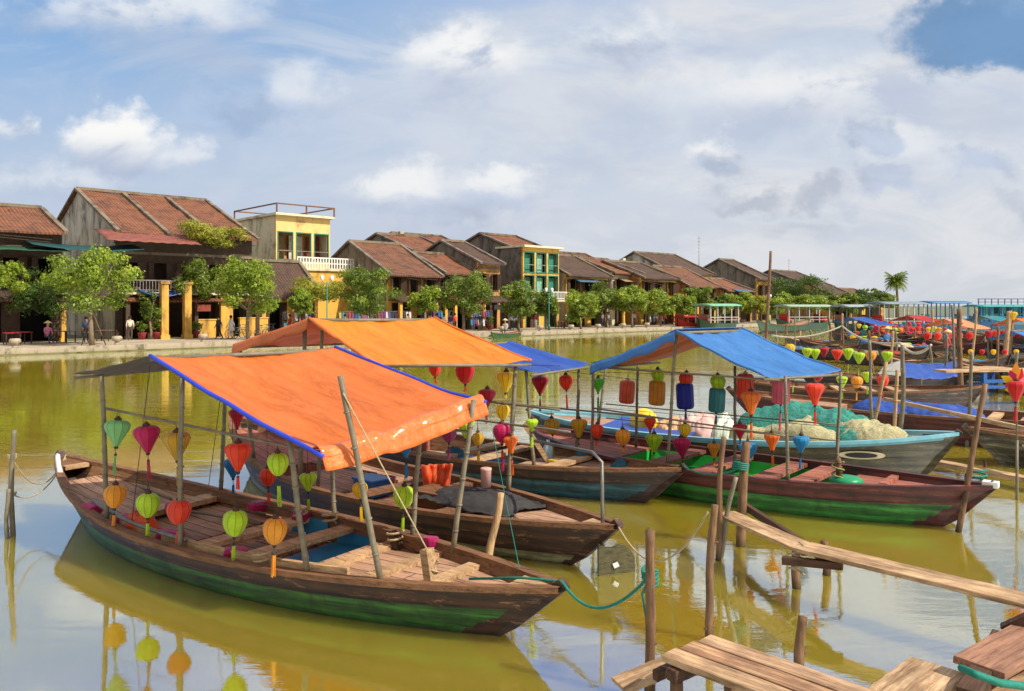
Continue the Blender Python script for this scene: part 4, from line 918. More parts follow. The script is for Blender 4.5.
# ---- lanterns
LPROTO = {}
PROF = {'teardrop': [(.15, -1.10), (.22, -1.02), (.36, -.74), (.60, -.30), (.84, .12), (.97, .42), (1, .62), (.95, .80), (.76, .96), (.46, 1.04), (.2, 1.06)],
        'round': [(.20, -1.12), (.34, -1.04), (.62, -.78), (.86, -.36), (.98, .02), (1, .30), (.93, .62), (.72, .88), (.42, 1.02), (.2, 1.05)],
        'tulip': [(.14, -1.28), (.26, -1.2), (.38, -.80), (.58, -.30), (.84, .18), (1, .52), (.98, .72), (.80, .92), (.45, 1.04), (.2, 1.06)],
        'cylinder': [(.40, -1.55), (.78, -1.50), (.94, -1.34), (1, -1.1), (1, -.4), (1, .4), (1, 1.1), (.94, 1.34), (.78, 1.50), (.40, 1.55)]}
def lantern(p, wid, col, shape, hang, tas, label, group, small=False, seed=0):
    """p: centre, wid: real width, hang: length of the cord above, tas: length of the tassel"""
    r = random.Random(seed*7+1); h = wid/2; E = empty('silk_lantern', p, r.uniform(0, 6.28), label, 'lantern', group)
    E.rotation_euler = (r.uniform(-.07, .07), r.uniform(-.07, .07), r.uniform(0, 6.28))
    pr = PROF[shape]; key = (col, shape)
    if key not in LPROTO:
        q = MB(); nr = 10 if shape != 'cylinder' else 12; vs = []; ang = []
        for k in range(nr):
            for u, f in ((-.07, 1.03), (.07, 1.03), (.5, .985)): ang.append((2*math.pi*(k+u)/nr, f))
        for rr_, z in pr:
            for a_, f in ang: vs.append((rr_*f*math.cos(a_), rr_*f*math.sin(a_), z))
        n_ = len(ang); m_ = len(pr); q.v = [Vector(v) for v in vs]
        for i in range(m_-1):
            for k in range(n_): q.f.append([i*n_+k, i*n_+(k+1) % n_, (i+1)*n_+(k+1) % n_, (i+1)*n_+k]); q.m.append(1 if k % 3 == 0 else 0); q.smooth.append(False)
        q.f += [list(range(n_))[::-1], [(m_-1)*n_+k for k in range(n_)]]; q.m += [0, 0]; q.smooth += [False, False]; LPROTO[key] = q
    q = MB(); q.v = [v*h for v in LPROTO[key].v]; q.f = LPROTO[key].f; q.m = LPROTO[key].m; q.smooth = LPROTO[key].smooth
    q.build('shade', [SILK[col], SILKR[col] if not small else SILK[col]], E)
    zt, zb = pr[-1][1]*h, pr[0][1]*h
    if small: return E
    q = MB(); q.lathe([(.26*h, zt-.01), (.30*h, zt+.02), (.12*h, zt+.035), (.05*h, zt+.05)], 10); cap = q.build('cap', WDARK if shape != 'cylinder' else WPALE, E)
    q = MB(); a = zt+.04
    if hang > .1: q.tube([(-.2*h, 0, zt+.01), (0, 0, zt+.1), (0, 0, zt+hang)], .0035, 4); q.tube([(.2*h, 0, zt+.01), (0, 0, zt+.1)], .0035, 4)
    else: q.tube([(0, 0, zt), (0, 0, zt+max(hang, .05))], .0035, 4)
    q.build('cord', BLACK, E)
    if tas > .03:
        q = MB(); q.lathe([(.05*h, zb+.01), (.17*h, zb-.005), (.14*h, zb-.025), (.05*h, zb-.03)], 8); q.tube([(0, 0, zb), (0, 0, zb-tas*.32)], .004, 4)
        q.lathe([(.004, zb-tas*.24), (.014, zb-tas*.27), (.014, zb-tas*.31), (.004, zb-tas*.34)][::-1], 8); kn = q.build('tassel_bead', BLACK, E)
        q = MB()
        for k in range(7):
            a = k*.9; rr = .004+.007*(k > 0); q.tube([(rr*math.cos(a), rr*math.sin(a), zb-tas*.32), (rr*1.5*math.cos(a), rr*1.5*math.sin(a), zb-tas*(.92+.08*r.random()))], .0045, 4)
        q.build('tassel', SILK[col], E)
    return E
def row(boat, v, rail, items, where, group, wire=None, rname='rail', sag=0, v1=None):
    """rail: two pixels on the plane at side offset v; items: (x, y, width px, colour, shape, tassel end y)"""
    v1 = v if v1 is None else v1
    (xa, ya), (xb, yb) = rail
    if wire is not False: boat.rail(xa, ya, v, xb, yb, v1, .004 if wire else .016, BLACK if wire else BAMBOO, 'cord_line' if wire else rname)
    items = sorted(items, key=lambda i: i[0]); cc = {}
    for k, it in enumerate(items):
        x, y, w, c, sh = it[:5]; te = it[5] if len(it) > 5 else y+w*1.5
        u = (x-xa)/(xb-xa); vv = v+(v1-v)*u; p = boat.at(x, y, vv); Y = p.y
        wid = w/F*Y; hgt = PROF[sh][-1][1]*wid/2; yr = ya+(yb-ya)*u
        hang = max(.03, (y-yr)/F*Y-hgt); tas = max(0, (te-y)/F*Y+PROF[sh][0][1]*wid/2)
        cc[c] = cc.get(c, 0)+1
        o = ORD[k+1] if len(items) > 1 else ''
        lb = f'{c} {sh} lantern, {o} from left {where}' if len(items) > 1 else f'{c} {sh} lantern {where}'
        lantern(p, wid, c, sh, hang, tas, lb, group, seed=int(x*3+y))
def cushion(boat, x, y, v, sx, sy, sz, mt, name, label, cat, group=None, rot=.2, z=None):
    p = boat.loc(boat.at(x, y, v)); q = MB(); t = 2*p.x/boat.L
    q.box(-sx/2, sx/2, -sy/2, sy/2, 0, sz); o = q.build(name, mt, bev=min(sx, sy, sz)*.28)
    zz = boat.zgx(t)-.06 if z is None else z; P = boat.M @ Vector((p.x, v, zz)); o.location = P; o.rotation_euler = (.05, .08, boat.ang+rot); return tag(o, label, cat, group)

# ============ front boat
b1 = Boat(px(563, 588, .52).xy.to_3d(), px(60, 458, .72).xy.to_3d(), 1.72, zg=.40, rise_b=.13, rise_s=.36, name='lantern_boat', label='nearest brown wooden boat with green lower hull under the big orange canopy with blue edging', hull=HULLB, band=GREEN, inner=WRAIL, pb=2.0, ps=2.3)
b1.deckat('foredeck', WDECK, .34, .90, .10, bulk=BLUEP); b1.deckat('rear_deck', WDECK, -.84, -.40, .12); b1.deckat('middle_deck', WDECK, -.36, -.10, .13)
b1.sheet('bow_cap', WPALE, .88, .985, lambda t: b1.zgx(t)-.01, inset=.0); b1.sheet('stern_cap', WRAIL, -.97, -.90, lambda t: b1.zgx(t)-.01, inset=.04)
for t, k in ((.40, .02), (.55, .03), (.70, .02)): b1.beam(t, .14, .045, .075, skew=k)
for t in (.02, .20): b1.beam(t, .20, .05, .05, skew=.05)
b1.beam(-.38, .24, .06, .06, WPALE, skew=-.03); b1.beam(-.90, .12, .05, .03)
for t0, t1 in ((-.02, .13), (.17, .31)):
    q = MB(); b = b1.halfw(.1); q.box(t0*b1.L/2, t1*b1.L/2, b-.20, b-.16, b1.zf+.02, b1.zf+.24); q.build('side_panel', BLUEP, b1.E)
    q = MB(); q.box(t0*b1.L/2, t1*b1.L/2, -.55, b-.22, b1.zf+.01, b1.zf+.05); q.build('floor_panel', BLUEP if t0 > .1 else WDECK, b1.E)
for sd in (-1, 1):
    q = MB(); n = 20
    for i in range(n):
        t0, t1 = -.38+.9*i/n, -.38+.9*(i+1)/n
        q.obox((t0*b1.L/2, sd*(b1.halfw(t0)-.15), b1.zgx(t0)-.02), (t1*b1.L/2, sd*(b1.halfw(t1)-.15), b1.zgx(t1)-.02), .05, .13)
    q.build('coaming', WPALE if sd < 0 else WRAIL, b1.E)
A = b1.at(150, 356, -.80); Bp = b1.at(335, 348, 1.0); D = b1.at(323, 458, -.92); C = b1.at(486, 402, .80); E_ = b1.at(74, 374, -.80)
F_ = Vector((E_+(Bp-A)*.95)); F_.z = E_.z+.12
b1.canopy(A, Bp, C, D, E_, F_, T_OR, T_GREY, BLUEP if 0 else T_BEDGE, T_HEM, seed=1, sag=.07)
for a in ((103, 522, 102, 376, -.80), (180, 558, 182, 378, -.84), (294, 586, 289, 440, -.84), (358, 584, 340, 376, -.80), (224, 497, 225, 396, .80), (458, 558, 474, 400, .62), (335, 520, 331, 455, .78), (415, 538, 420, 436, .72)):
    b1.pole(*a, r=.026)
b1_pipe = MB(); b1_pipe.tube([Vector((t*b1.L/2, -(b1.halfw(t)-.10), b1.zgx(t)+.06)) for t in [-.50+.52*i/12 for i in range(13)]], .02, 8); b1_pipe.build('pipe_rail', METAL, b1.E)
for x0, y0, x1, y1 in ((102, 540, 106, 400), ):
    pass
b1.rail(150, 366, -.8, 132, 520, -.75, .004, BLACK, 'stay_line'); b1.rail(223, 380, .5, 208, 490, .8, .004, BLACK, 'stay_line')
row(b1, -.72, ((104, 408), (300, 449)), [(117, 433, 24, 'mint', 'teardrop', 475), (147, 439, 25, 'magenta', 'teardrop', 480), (177, 446, 26, 'gold', 'teardrop', 487), (238, 457, 26, 'vermilion', 'teardrop', 490), (278, 464, 21, 'lime', 'round', 508)], 'on the upper near rail of the nearest boat', 'lanterns on the nearest boat')
row(b1, -.84, ((104, 474), (294, 510)), [(115, 496, 21, 'amber', 'round', 530), (148, 505, 22, 'lime', 'round', 536), (179, 512, 23, 'vermilion', 'round', 545), (235, 523, 24, 'lime', 'round', 566), (275, 531, 24, 'amber', 'round', 577)], 'on the lower near cord of the nearest boat', 'lanterns on the nearest boat', wire=True)
row(b1, .72, ((225, 402), (470, 432)), [(237, 417, 16, 'crimson', 'tulip', 430), (233, 468, 18, 'blue', 'teardrop', 505), (268, 477, 16, 'vermilion', 'round', 505), (308, 482, 17, 'lime', 'teardrop', 515), (360, 490, 15, 'yellow', 'round', 525), (404, 497, 21, 'lime', 'round', 537), (406, 448, 15, 'blue', 'tulip', 478)], 'along the far rail of the nearest boat', 'lanterns on the nearest boat')
MAG = m_silk('magenta_cloth', lin(196, 20, 104)); ORC = m_silk('orange_cloth', lin(240, 100, 40))
q = MB(); q.tube([Vector((t*b1.L/2, -b1.halfw(t)-.0, b1.zgx(t)+.012)) for t in [-.995+.16*i/8 for i in range(9)]], .034, 6); q.build('stern_trim', WHITE, b1.E)
for i, (x, y, v, w, lb) in enumerate(((92, 512, -.66, .22, 'magenta cushion at the rear near corner of the nearest boat'), (126, 533, -.62, .15, 'magenta cushion beside the crumpled orange life vest'), (170, 551, -.66, .26, 'magenta cushion under the near pole of the nearest boat'), (235, 571, -.66, .22, 'magenta cushion beside the blue and white bowl'), (176, 496, .0, .24, 'magenta cushion on the middle deck crossbeam'), (259, 515, .66, .26, 'magenta cushion leaning on the far inner side of the nearest boat'), (303, 520, .66, .26, 'magenta cushion by the far gunwale, under the lime lantern'), (430, 543, .60, .16, 'small magenta cushion on the foredeck edge near the bow post'))):
    cushion(b1, x, y, v, w, .16, .11, MAG, 'cushion', lb, 'cushion', 'magenta cushions in the nearest boat', rot=.3*i)
def crumple(p, sx, sy, sz, mt, name, label, cat, rz, seed, group=None, grain=3):
    q = MB(); nu, nv = 44, 34
    def f(i, j):
        u, v = i/nu, j/nv; w = 1+.18*mn.noise(Vector((u*3, v*3, seed+9)))
        d = min(1, 2.0*math.hypot(u-.5, v-.5)); dome = math.sqrt(max(0, 1-d**2.4))
        z = sz*dome*(.72+.35*mn.noise(Vector((u*grain*.6, v*grain*.6, seed))))
        z += sz*.20*dome*abs(mn.noise(Vector((u*grain*1.8, v*grain*1.8, seed+2))))+.02*mn.noise(Vector((u*16, v*16, seed)))+.012*mn.noise(Vector((u*34, v*30, seed)))
        return (math.copysign(min(abs(u-.5), .5), u-.5)*sx*w*(1-.12*abs(v-.5)*2), (v-.5)*sy*w*(1-.12*abs(u-.5)*2), z-.01)
    q.grid(f, nu, nv); o = q.build(name, mt, solid=.01); o.location = p; o.rotation_euler = (0, 0, rz); return tag(o, label, cat, group)
P = b1.loc(b1.at(140, 540, -.62)); crumple(b1.M @ Vector((P.x, -.62, b1.zgx(-.4)-.05)), .5, .26, .2, ORC, 'life_vest', 'crumpled orange life vest at the near side of the nearest boat', 'life vest', b1.ang, 3, grain=5)
q = MB(); q.lathe([(.03, 0), (.06, .005), (.14, .07), (.15, .075), (.12, .05), (.02, .02)], 20); o = q.build('bowl', WHITE); P = b1.loc(b1.at(292, 563, -.35)); o.location = b1.M @ Vector((P.x, -.35, b1.zf+.03)); tag(o, 'white bowl lying on the floor of the nearest boat', 'bowl')
for x, y, v, r, h, nm, lb in ((432, 590, -.22, .05, .32, 'mooring_post', None), (398, 545, .52, .05, .18, 'cleat', None)):
    P = b1.loc(b1.at(x, y, v)); z = b1.zgx(2*P.x/b1.L)-.10; q = MB(); q.obox((P.x, v, z), (P.x-.06, v, z+h), r*2, r*1.6, Vector((1, 0, 0))); q.build(nm, WPALE if h > .2 else WDARK, b1.E)
def rope(pts, r, mt, name, label, sagz=0, n=14, cat='rope', group=None, loops=None):
    P = []
    for i in range(len(pts)-1):
        a, b = Vector(pts[i]), Vector(pts[i+1])
        for k in range(n): u = k/n; P.append(a.lerp(b, u)-Vector((0, 0, (sagz if i == 0 or len(pts) == 2 else sagz*.5)*4*u*(1-u))))
    P.append(Vector(pts[-1])); q = MB(); q.tube(P, r, 6)
    if loops:
        for (c, rr, zz) in loops:
            for k in range(zz): q.tube([Vector(c)+Vector((rr*math.cos(a), rr*math.sin(a), k*r*2.3+.01*math.sin(a*2))) for a in [j*math.pi/6 for j in range(13)]], r, 6)
    return tag(settle(q.build(name, mt)), label, cat, group)
for i, (x, y, v) in enumerate(((330, 545, .63), (395, 548, .5), (262, 522, -.7), (300, 538, .6))):
    P = b1.loc(b1.at(x, y, v)); c = b1.M @ Vector((P.x, v, b1.zgx(.2)-.02)); rope([c+Vector((.07*math.cos(a)*(1+a*.02), .07*math.sin(a), .01*a)) for a in [j*.6 for j in range(22)]], .012, ROPE, 'rope_coil', ('small pale rope bundle on the far gunwale below the lime lantern', 'rope bundle by the cleat on the foredeck', 'rope knot on the near coaming by the middle deck', 'rope bundle at the far coaming amidships')[i], n=2, cat='rope', group='rope bundles in the nearest boat')

# ============ second boat (amber canopy)
b2 = Boat(px(618, 527, .52).xy.to_3d(), Vector((-4.75, 13.6, 0)), 1.70, zg=.42, rise_b=.12, rise_s=.5, name='lantern_boat', label='second brown wooden boat with worn cream lower hull under the amber canopy', hull=HULLB, band=CREAMP, band_top=.3)
b2.deckat('foredeck', WDECK, .52, .91, .08); b2.deckat('rear_deck', WDECKR, -.92, -.45, .10); b2.deckat('middle_deck', WDECK, -.35, -.05, .12)
b2.sheet('bow_cap', WPALE, .89, .985, lambda t: b2.zgx(t)-.01, inset=0)
for t in (.1, .25, .48): b2.beam(t, .18, .05, .04, WRAIL)
A2 = b2.at(309, 318, -.9); B2 = b2.at(434, 318, .95); D2 = b2.at(372, 362, -.9); C2 = b2.at(531, 361, .9); E2 = b2.at(234, 344, -.9)
F2 = E2+(B2-A2); F2.z = E2.z
b2.canopy(A2, B2, C2, D2, E2, F2, T_OR2, T_OR, T_OR, None, seed=5, sag=.06, valance=T_OR)
for a in ((243, 408, 240, 350, -.85), (516, 482, 516, 363, .82), (300, 520, 305, 330, -.8)): b2.pole(*a, r=.03)
b2.pole(318, 535, 322, 330, -.8)
b2.pole(408, 540, 412, 372, -.72) if 0 else None
row(b2, .85, ((380, 360), (560, 366)), [(435, 370, 12, 'vermilion', 'round', 384), (465, 373, 19, 'red', 'round', 392), (506, 382, 19, 'yellow', 'teardrop', 398)], 'under the eave of the amber canopy', 'lanterns on the second boat', wire=True)
row(b2, .80, ((440, 396), (560, 410)), [(487, 398, 17, 'crimson', 'teardrop', 424), (503, 412, 14, 'yellow', 'round', 425)], 'on the rail beside the amber canopy', 'lanterns on the second boat')
row(b2, .5, ((400, 410), (570, 432)), [(449, 434, 15, 'violet', 'round', 460), (466, 429, 17, 'lime', 'teardrop', 460), (478, 439, 12, 'gold', 'round', 462), (502, 433, 18, 'magenta', 'round', 472), (511, 444, 15, 'orange', 'tulip', 475), (532, 425, 12, 'lime', 'teardrop', 448)], 'on the lower rail over the second boat', 'lanterns on the second boat')
# cargo of the second boat
def onb(bt, x, y, v, z): P = bt.loc(bt.at(x, y, v)); return bt.M @ Vector((P.x, v, z))
q = MB(); q.box(-.28, .28, -.2, .2, 0, .27); q.box(-.3, .3, -.22, .22, .272, .30); o = q.build('wooden_box', WRAIL, bev=.008); o.location = onb(b2, 438, 510, .05, b2.zf+.02); o.rotation_euler.z = b2.ang+.1; tag(o, 'brown wooden box beside the black sheet on the second boat', 'box')
P = onb(b2, 480, 494, .1, b2.zgx(.4)+.0); crumple(P, 1.5, .95, .14, BLACK, 'black_sheet', 'black sheet spread over the cargo of the second boat', 'sheet', b2.ang, 9)
q = MB(); q.lathe([(.06, 0), (.065, .2), (.07, .21), (.07, .23), (.055, .235)], 14); o = q.build('plastic_cup', m_plain('pink_plastic', lin(206, 160, 150), .4, .1)); o.location = onb(b2, 486, 484, .2, b2.zgx(.4)+.14); tag(o, 'pale pink canister standing on the black sheet', 'canister')
for i in range(5):
    pass
P = onb(b2, 437, 480, .3, b2.zgx(.2)-.05); q = MB()
for k in range(4): a = -.45+.3*k; q.grid(lambda i, j: (a*.22+a*.12*i/8+.055*(j-3)/3, .02*k+.02*math.sin(i+k)+.03*math.cos(j*.9), .32*i/8+.03*mn.noise(Vector((i*.5, j, k)))), 8, 6)
o = q.build('life_vest', ORC, solid=.03); o.location = P; o.rotation_euler.z = b2.ang+.9; tag(o, 'folded orange life vest standing upright on the second boat', 'life vest')
q = MB(); q.box(-.22, .22, -.16, .16, 0, .2); q.box(-.24, .24, -.18, .18, .202, .24); o = q.build('cool_box', m_plain('blue_plastic', lin(40, 96, 160), .4, .1), bev=.012); o.location = onb(b2, 372, 492, .1, b2.zf+.02); o.rotation_euler.z = b2.ang; tag(o, 'blue lidded cool box in the middle of the second boat', 'cool box')
# bent pipe at its bow and the hanging board
q = MB(); p0 = b2.loc(b2.at(603, 520, .0)); p1 = b2.loc(b2.at(602, 462, .0)); p2 = b2.loc(b2.at(592, 452, .05)); p3 = b2.loc(b2.at(535, 441, .6)); q.tube([(p0.x, 0, -.05), p1, p2, p3], .02, 8); q.build('bent_pipe', METAL, b2.E)
# ============ third boat (small blue canopy)
b3 = Boat(px(684, 471, .52).xy.to_3d(), px(505+0, 300+127, .55).xy.to_3d()+Vector((-3.6, .8, 0)), 1.66, zg=.42, rise_b=.14, rise_s=.3, name='lantern_boat', label='third dark wooden boat with blue band, its bow just above the bent pipe', hull=HULLD, band=TEALP)
b3.deckat('foredeck', WDECK, .30, .91, .09); b3.deckat('rear_deck', WDECKR, -.9, -.40, .1)
b3.sheet('bow_cap', WRAIL, .89, .985, lambda t: b3.zgx(t)-.01, inset=0)
for t in (.0, .15, .5): b3.beam(t, .22, .05, .03, WPALE)
q = MB(); q.box(-.6, .9, -.5, .5, b3.zf+.005, b3.zf+.05); q.build('floor_panel', BLUEP, b3.E)
A3 = b3.at(430, 347, -.85); B3 = b3.at(509, 341, .85); D3 = b3.at(531, 372, -.85); C3 = b3.at(590, 364, .85); E3 = A3-(D3-A3)*.5; E3.z = D3.z; F3 = B3-(C3-B3)*.5; F3.z = C3.z
b3.canopy(A3, B3, C3, D3, E3, F3, T_BL2, T_BL2, None, None, seed=8, sag=.05)
for a in ((529, 482, 526, 371, -.78), (580, 420, 579, 366, .78)): b3.pole(*a, r=.026)
row(b3, .80, ((500, 364), (640, 380)), [(540, 385, 17, 'crimson', 'teardrop', 412), (566, 382, 14, 'vermilion', 'round', 410), (598, 385, 13, 'green', 'teardrop', 412)], 'hanging below the small blue canopy', 'lanterns on the third boat', wire=True)
row(b3, .6, ((490, 402), (660, 418)), [(552, 426, 15, 'gold', 'round', 460), (579, 428, 17, 'gold', 'teardrop', 462), (597, 431, 13, 'vermilion', 'round', 446), (623, 437, 15, 'amber', 'round', 452)], 'on the rail over the third boat', 'lanterns on the third boat')
q = MB(); q.lathe([(.07, 0), (.075, .02), (.075, .2), (.03, .27), (.03, .31), (.005, .312)], 14); o = q.build('water_bottle', m_plain('clear_plastic', lin(150, 180, 200), .15, .1)); o.location = onb(b3, 548, 473, .2, b3.zgx(.4)-.07); tag(o, 'translucent water bottle standing on the bow deck of the third boat', 'bottle')
for i, (x, y, v) in enumerate(((582, 468, .5), (620, 472, .35), (455, 458, -.4))):
    crumple(onb(b3, x, y, v, b3.zgx(.5)-.09), .34, .26, .16, m_plain('teal_cloth', lin(40, 90, 110), .8, .3), 'cloth_bundle', ('teal cloth bundle near the water bottle', 'teal cloth bundle closest to the tip of the third boat', 'teal cloth bundle at the middle of the third boat')[i], 'cloth', .4, i+20, 'teal cloth bundles in the third boat')
q = MB(); a = b3.at(559, 478, .1); c = b3.at(524, 424, .1); q.obox(a, c, .07, .05, Vector((0, 1, 0))); o = settle(q.build('steering_oar', WPALE)); tag(o, 'pale wooden oar leaning over the deck of the third boat', 'oar')
q = MB(); q.box(-.2, .2, -.1, .1, 0, .05); o = q.build('oar_rest', m_plain('yellow_paint', lin(214, 176, 40), .5, .2), bev=.01); o.location = onb(b3, 562, 479, .1, b3.zgx(.5)-.085); o.rotation_euler.z = b3.ang; tag(o, 'yellow block under the foot of the pale oar', 'block')

# ============ fourth boat (big blue canopy, red hull)
b4 = Boat(px(994, 489, .55).xy.to_3d(), px(527, 428, .6).xy.to_3d(), 1.75, zg=.45, rise_b=.14, rise_s=.2, name='lantern_boat', label='long red brown boat with bright green lower hull under the large blue canopy', hull=HULLR, band=LGREEN, deck=WDECKR, inner=HULLR, rim=HULLR)
b4.deckat('foredeck', WDECKR, .52, .93, .08, bulk=INGREEN); b4.deckat('rear_deck', WDECKR, -.93, -.42, .10, bulk=INGREEN)
b4.sheet('floor_panel', INGREEN, -.40, .50, lambda t: b4.zf+.035, inset=.12)
for sd in (-1, 1):
    q = MB(); q.grid(lambda i, j: ((-.41+.92*i/16)*b4.L/2, sd*(b4.hw(-.41+.92*i/16, b4.zf+.02+.2*j)-.08), b4.zf+.02+.2*j), 16, 1, False); q.build('side_panel', INGREEN, b4.E)
for t in (-.20, .02, .26, .40): b4.beam(t, .28, .05, .05, WDECKR, 'thwart', skew=.02)
b4.beam(.66, .1, .05, .05, WDECKR)
q = MB(); q.box(b4.L/2-.12, b4.L/2+.05, -.07, .07, b4.zgx(1)-.02, b4.zgx(1)+.05); q.build('bow_tip', WHITE, b4.E)
q = MB(); q.lathe([(.2, 0), (.22, .05), (.17, .09), (.1, .1)], 14); o = q.build('plastic_basin', m_plain('green_plastic', lin(30, 140, 90), .4, .1)); o.location = onb(b4, 846, 486, -.2, b4.zgx(.55)-.07); tag(o, 'green plastic basin beside the foredeck post of the red brown boat', 'basin')
A4 = b4.at(676, 331, -.88); B4 = b4.at(742, 329, .9); D4 = b4.at(764, 376, -.95); C4 = b4.at(841, 371, .95); E4 = b4.at(591, 365, -.88); F4 = E4+(B4-A4); F4.z = E4.z
b4.canopy(A4, B4, C4, D4, E4, F4, T_BL, T_OR, T_BL, None, seed=11, sag=.07, valance=T_BL)
# blue outer sheet over the orange lining on the rear slope
q = MB(); q.grid(lambda i, j: b4.loc(A4.lerp(B4, j/8).lerp(E4.lerp(F4, j/8), i/20)+Vector((0, 0, .03-.05*math.sin(math.pi*i/20)))), 20, 8); q.build('canopy_cover', T_BL, b4.E, solid=.008)
for a in ((589, 460, 593, 366, -.80), (605, 436, 606, 366, .8), (636, 450, 638, 360, .5), (667, 467, 676, 334, -.82), (735, 470, 735, 366, .3), (785, 486, 785, 376, -.86), (838, 478, 841, 372, .8)): b4.pole(*a, r=.024)
b4.pole(840, 486, 838, 458, -.3, r=.04, mt=WSTAKE, name='deck_post')
b4.rail(592, 366, -.85, 785, 381, -.85, .014); b4.rail(592, 408, -.85, 785, 436, -.85, .014); b4.rail(606, 368, .8, 840, 385, .8, .012); b4.rail(606, 404, .8, 840, 425, .8, .012); b4.rail(606, 418, .8, 840, 441, .8, .012)
row(b4, .2, ((600, 372), (850, 380)), [(627, 392, 15, 'brick', 'cylinder', 405), (657, 393, 16, 'mustard', 'cylinder', 407), (658, 376, 13, 'lime', 'round', 380), (685, 396, 17, 'royal blue', 'cylinder', 420), (686, 380, 14, 'vermilion', 'round', 384), (718, 383, 15, 'lime', 'round', 388), (717, 400, 16, 'teal', 'cylinder', 425), (745, 386, 16, 'vermilion', 'cylinder', 400), (781, 391, 17, 'pink', 'cylinder', 432)], 'in the upper row under the blue canopy', 'lanterns on the red brown boat', wire=True)
row(b4, -.6, ((600, 368), (880, 386)), [(751, 402, 20, 'orange', 'tulip', 440), (815, 393, 19, 'vermilion', 'tulip', 425)], 'in front of the pink cylinder lantern row', 'lanterns on the red brown boat', wire=True)
row(b4, -.2, ((600, 408), (850, 428)), [(650, 424, 12, 'vermilion', 'teardrop', 434), (654, 443, 17, 'lime', 'teardrop', 462), (682, 447, 18, 'magenta', 'teardrop', 470), (685, 430, 12, 'yellow', 'round', 440), (714, 450, 13, 'mustard', 'tulip', 468), (740, 431, 14, 'crimson', 'teardrop', 450), (748, 452, 18, 'sky blue', 'teardrop', 466), (772, 441, 15, 'orange', 'tulip', 466), (801, 444, 16, 'sky blue', 'teardrop', 470)], 'in the lower row over the red boat', 'lanterns on the red brown boat', wire=True)

# ============ net boat
b5 = Boat(px(959, 434, .78).xy.to_3d(), px(529, 411, .70).xy.to_3d(), 1.9, zg=.58, rise_b=.22, rise_s=.14, name='fishing_boat', label='olive fishing boat with light blue rim, painted eye and a heap of nets', hull=OLIVEP, band=OLIVEP, rim=LBLUE, inner=LBLUE, pb=2.4)
b5.deckat('foredeck', WDECK, .62, .94, .06); b5.deckat('rear_deck', WDECK, -.9, -.5, .06)
for sd in (-1, 1):
    q = MB(); q.grid(lambda i, j: ((-.9+1.84*i/30)*b5.L/2, sd*(b5.halfw(-.9+1.84*i/30)+.012-.025*j*0), b5.zgx(-.9+1.84*i/30)+.01-.085*j), 30, 1, False); q.build('rim_board', LBLUE, b5.E, solid=.015)
def eye(bt, x, y):
    p = bt.loc(bt.at(x, y, -bt.B*.75)); t = 2*p.x/bt.L; z = bt.zgx(t)-.22
    def surf(xx, zz, off):
        tt = 2*xx/bt.L; return (xx, -bt.halfw(tt)*(.985-.10*(bt.zgx(tt)-zz)/.3)-off, zz)
    E0 = None
    for nm, rx, rz, off, mt in (('painted_eye', .34, .065, .03, CREAM), ('pupil', .23, .042, .04, BLACK)):
        q = MB(); n = 28; vs = [surf(p.x+rx*math.cos(2*math.pi*k/n), z+rz*math.sin(2*math.pi*k/n), off) for k in range(n)]; c = len(vs); vs.append(surf(p.x, z, off)); q.add(vs, [(k, (k+1) % n, c) for k in range(n)]); o = q.build(nm, mt, E0 or bt.E, solid=.01); E0 = E0 or o
eye(b5, 861, 449)
NETT = m_plain('teal_net', lin(60, 136, 122), .9, .5, 26, bmp=.9); NETC = m_plain('cream_net', lin(176, 168, 128), .95, .4, 30, bmp=.9)
r = random.Random(6)
for i, (x, y, sx, sz, mt, lb) in enumerate(((765, 424, 1.7, .30, NETC, 'low cream net fold at the left end of the heap'), (790, 410, 1.7, .68, NETT, 'teal net fold at the back left of the heap'), (808, 424, 1.5, .42, NETC, 'cream net fold in the middle of the heap'), (835, 408, 1.6, .62, NETT, 'teal net fold over the middle of the heap'), (846, 424, 1.2, .36, NETT, 'small teal net fold in the front of the heap'), (865, 420, 1.1, .46, NETC, 'coarse cream net fold at the right end of the heap'), (915, 428, .4, .10, NETT, 'flat teal net near the bow of the olive boat'))):
    p = b5.loc(b5.at(x, y, .1)); v = (.15, .4, -.05, .3, -.10, 0, 0)[i]
    crumple(b5.M @ Vector((p.x, v, b5.zgx(2*p.x/b5.L)-.12)), sx*1.15, (.9, .9, .9, .9, .55, .8, .22)[i], sz*.98, mt, 'fishing_net', lb, 'net', b5.ang+r.uniform(-.2, .2), 30+i, 'folds of the net heap', grain=5)
for i, (x, y, sx, sz, c, lb) in enumerate(((700, 428, .9, .40, (222, 180, 170), 'pale pink cloth bundle beside the net heap'), (725, 425, .6, .36, (214, 222, 200), 'pale green cloth bundle between the pink bundle and the nets'), (672, 425, .7, .3, (200, 160, 120), 'tan cloth heap near the yellow float'))):
    p = b5.loc(b5.at(x, y, .1)); crumple(b5.M @ Vector((p.x, .1, b5.zgx(0)-.15)), sx, .7, sz*1.2, cloth(c), 'cloth_bundle', lb, 'cloth', b5.ang, 50+i, 'bundles on the olive boat', grain=6)
q = MB(); q.lathe([(.05, -.26), (.2, -.2), (.27, 0), (.2, .2), (.06, .26), (.05, .31), (.01, .32)], 20); o = q.build('float_buoy', m_plain('yellow_plastic', lin(240, 200, 60), .4, .15)); o.location = onb(b5, 644, 417, .0, b5.zgx(0)+.05); o.rotation_euler = (1.2, .3, 0); tag(o, 'big yellow float lying on the olive boat', 'float')
b5.sheet('blue_mat', T_BL2, -.55, -.1, lambda t: b5.zgx(t)-.03)
for a in ((868, 440, 886, 362, .5), (893, 442, 897, 370, .3)):
    b5.pole(*a, r=.03, mt=WPOST, base=.2)

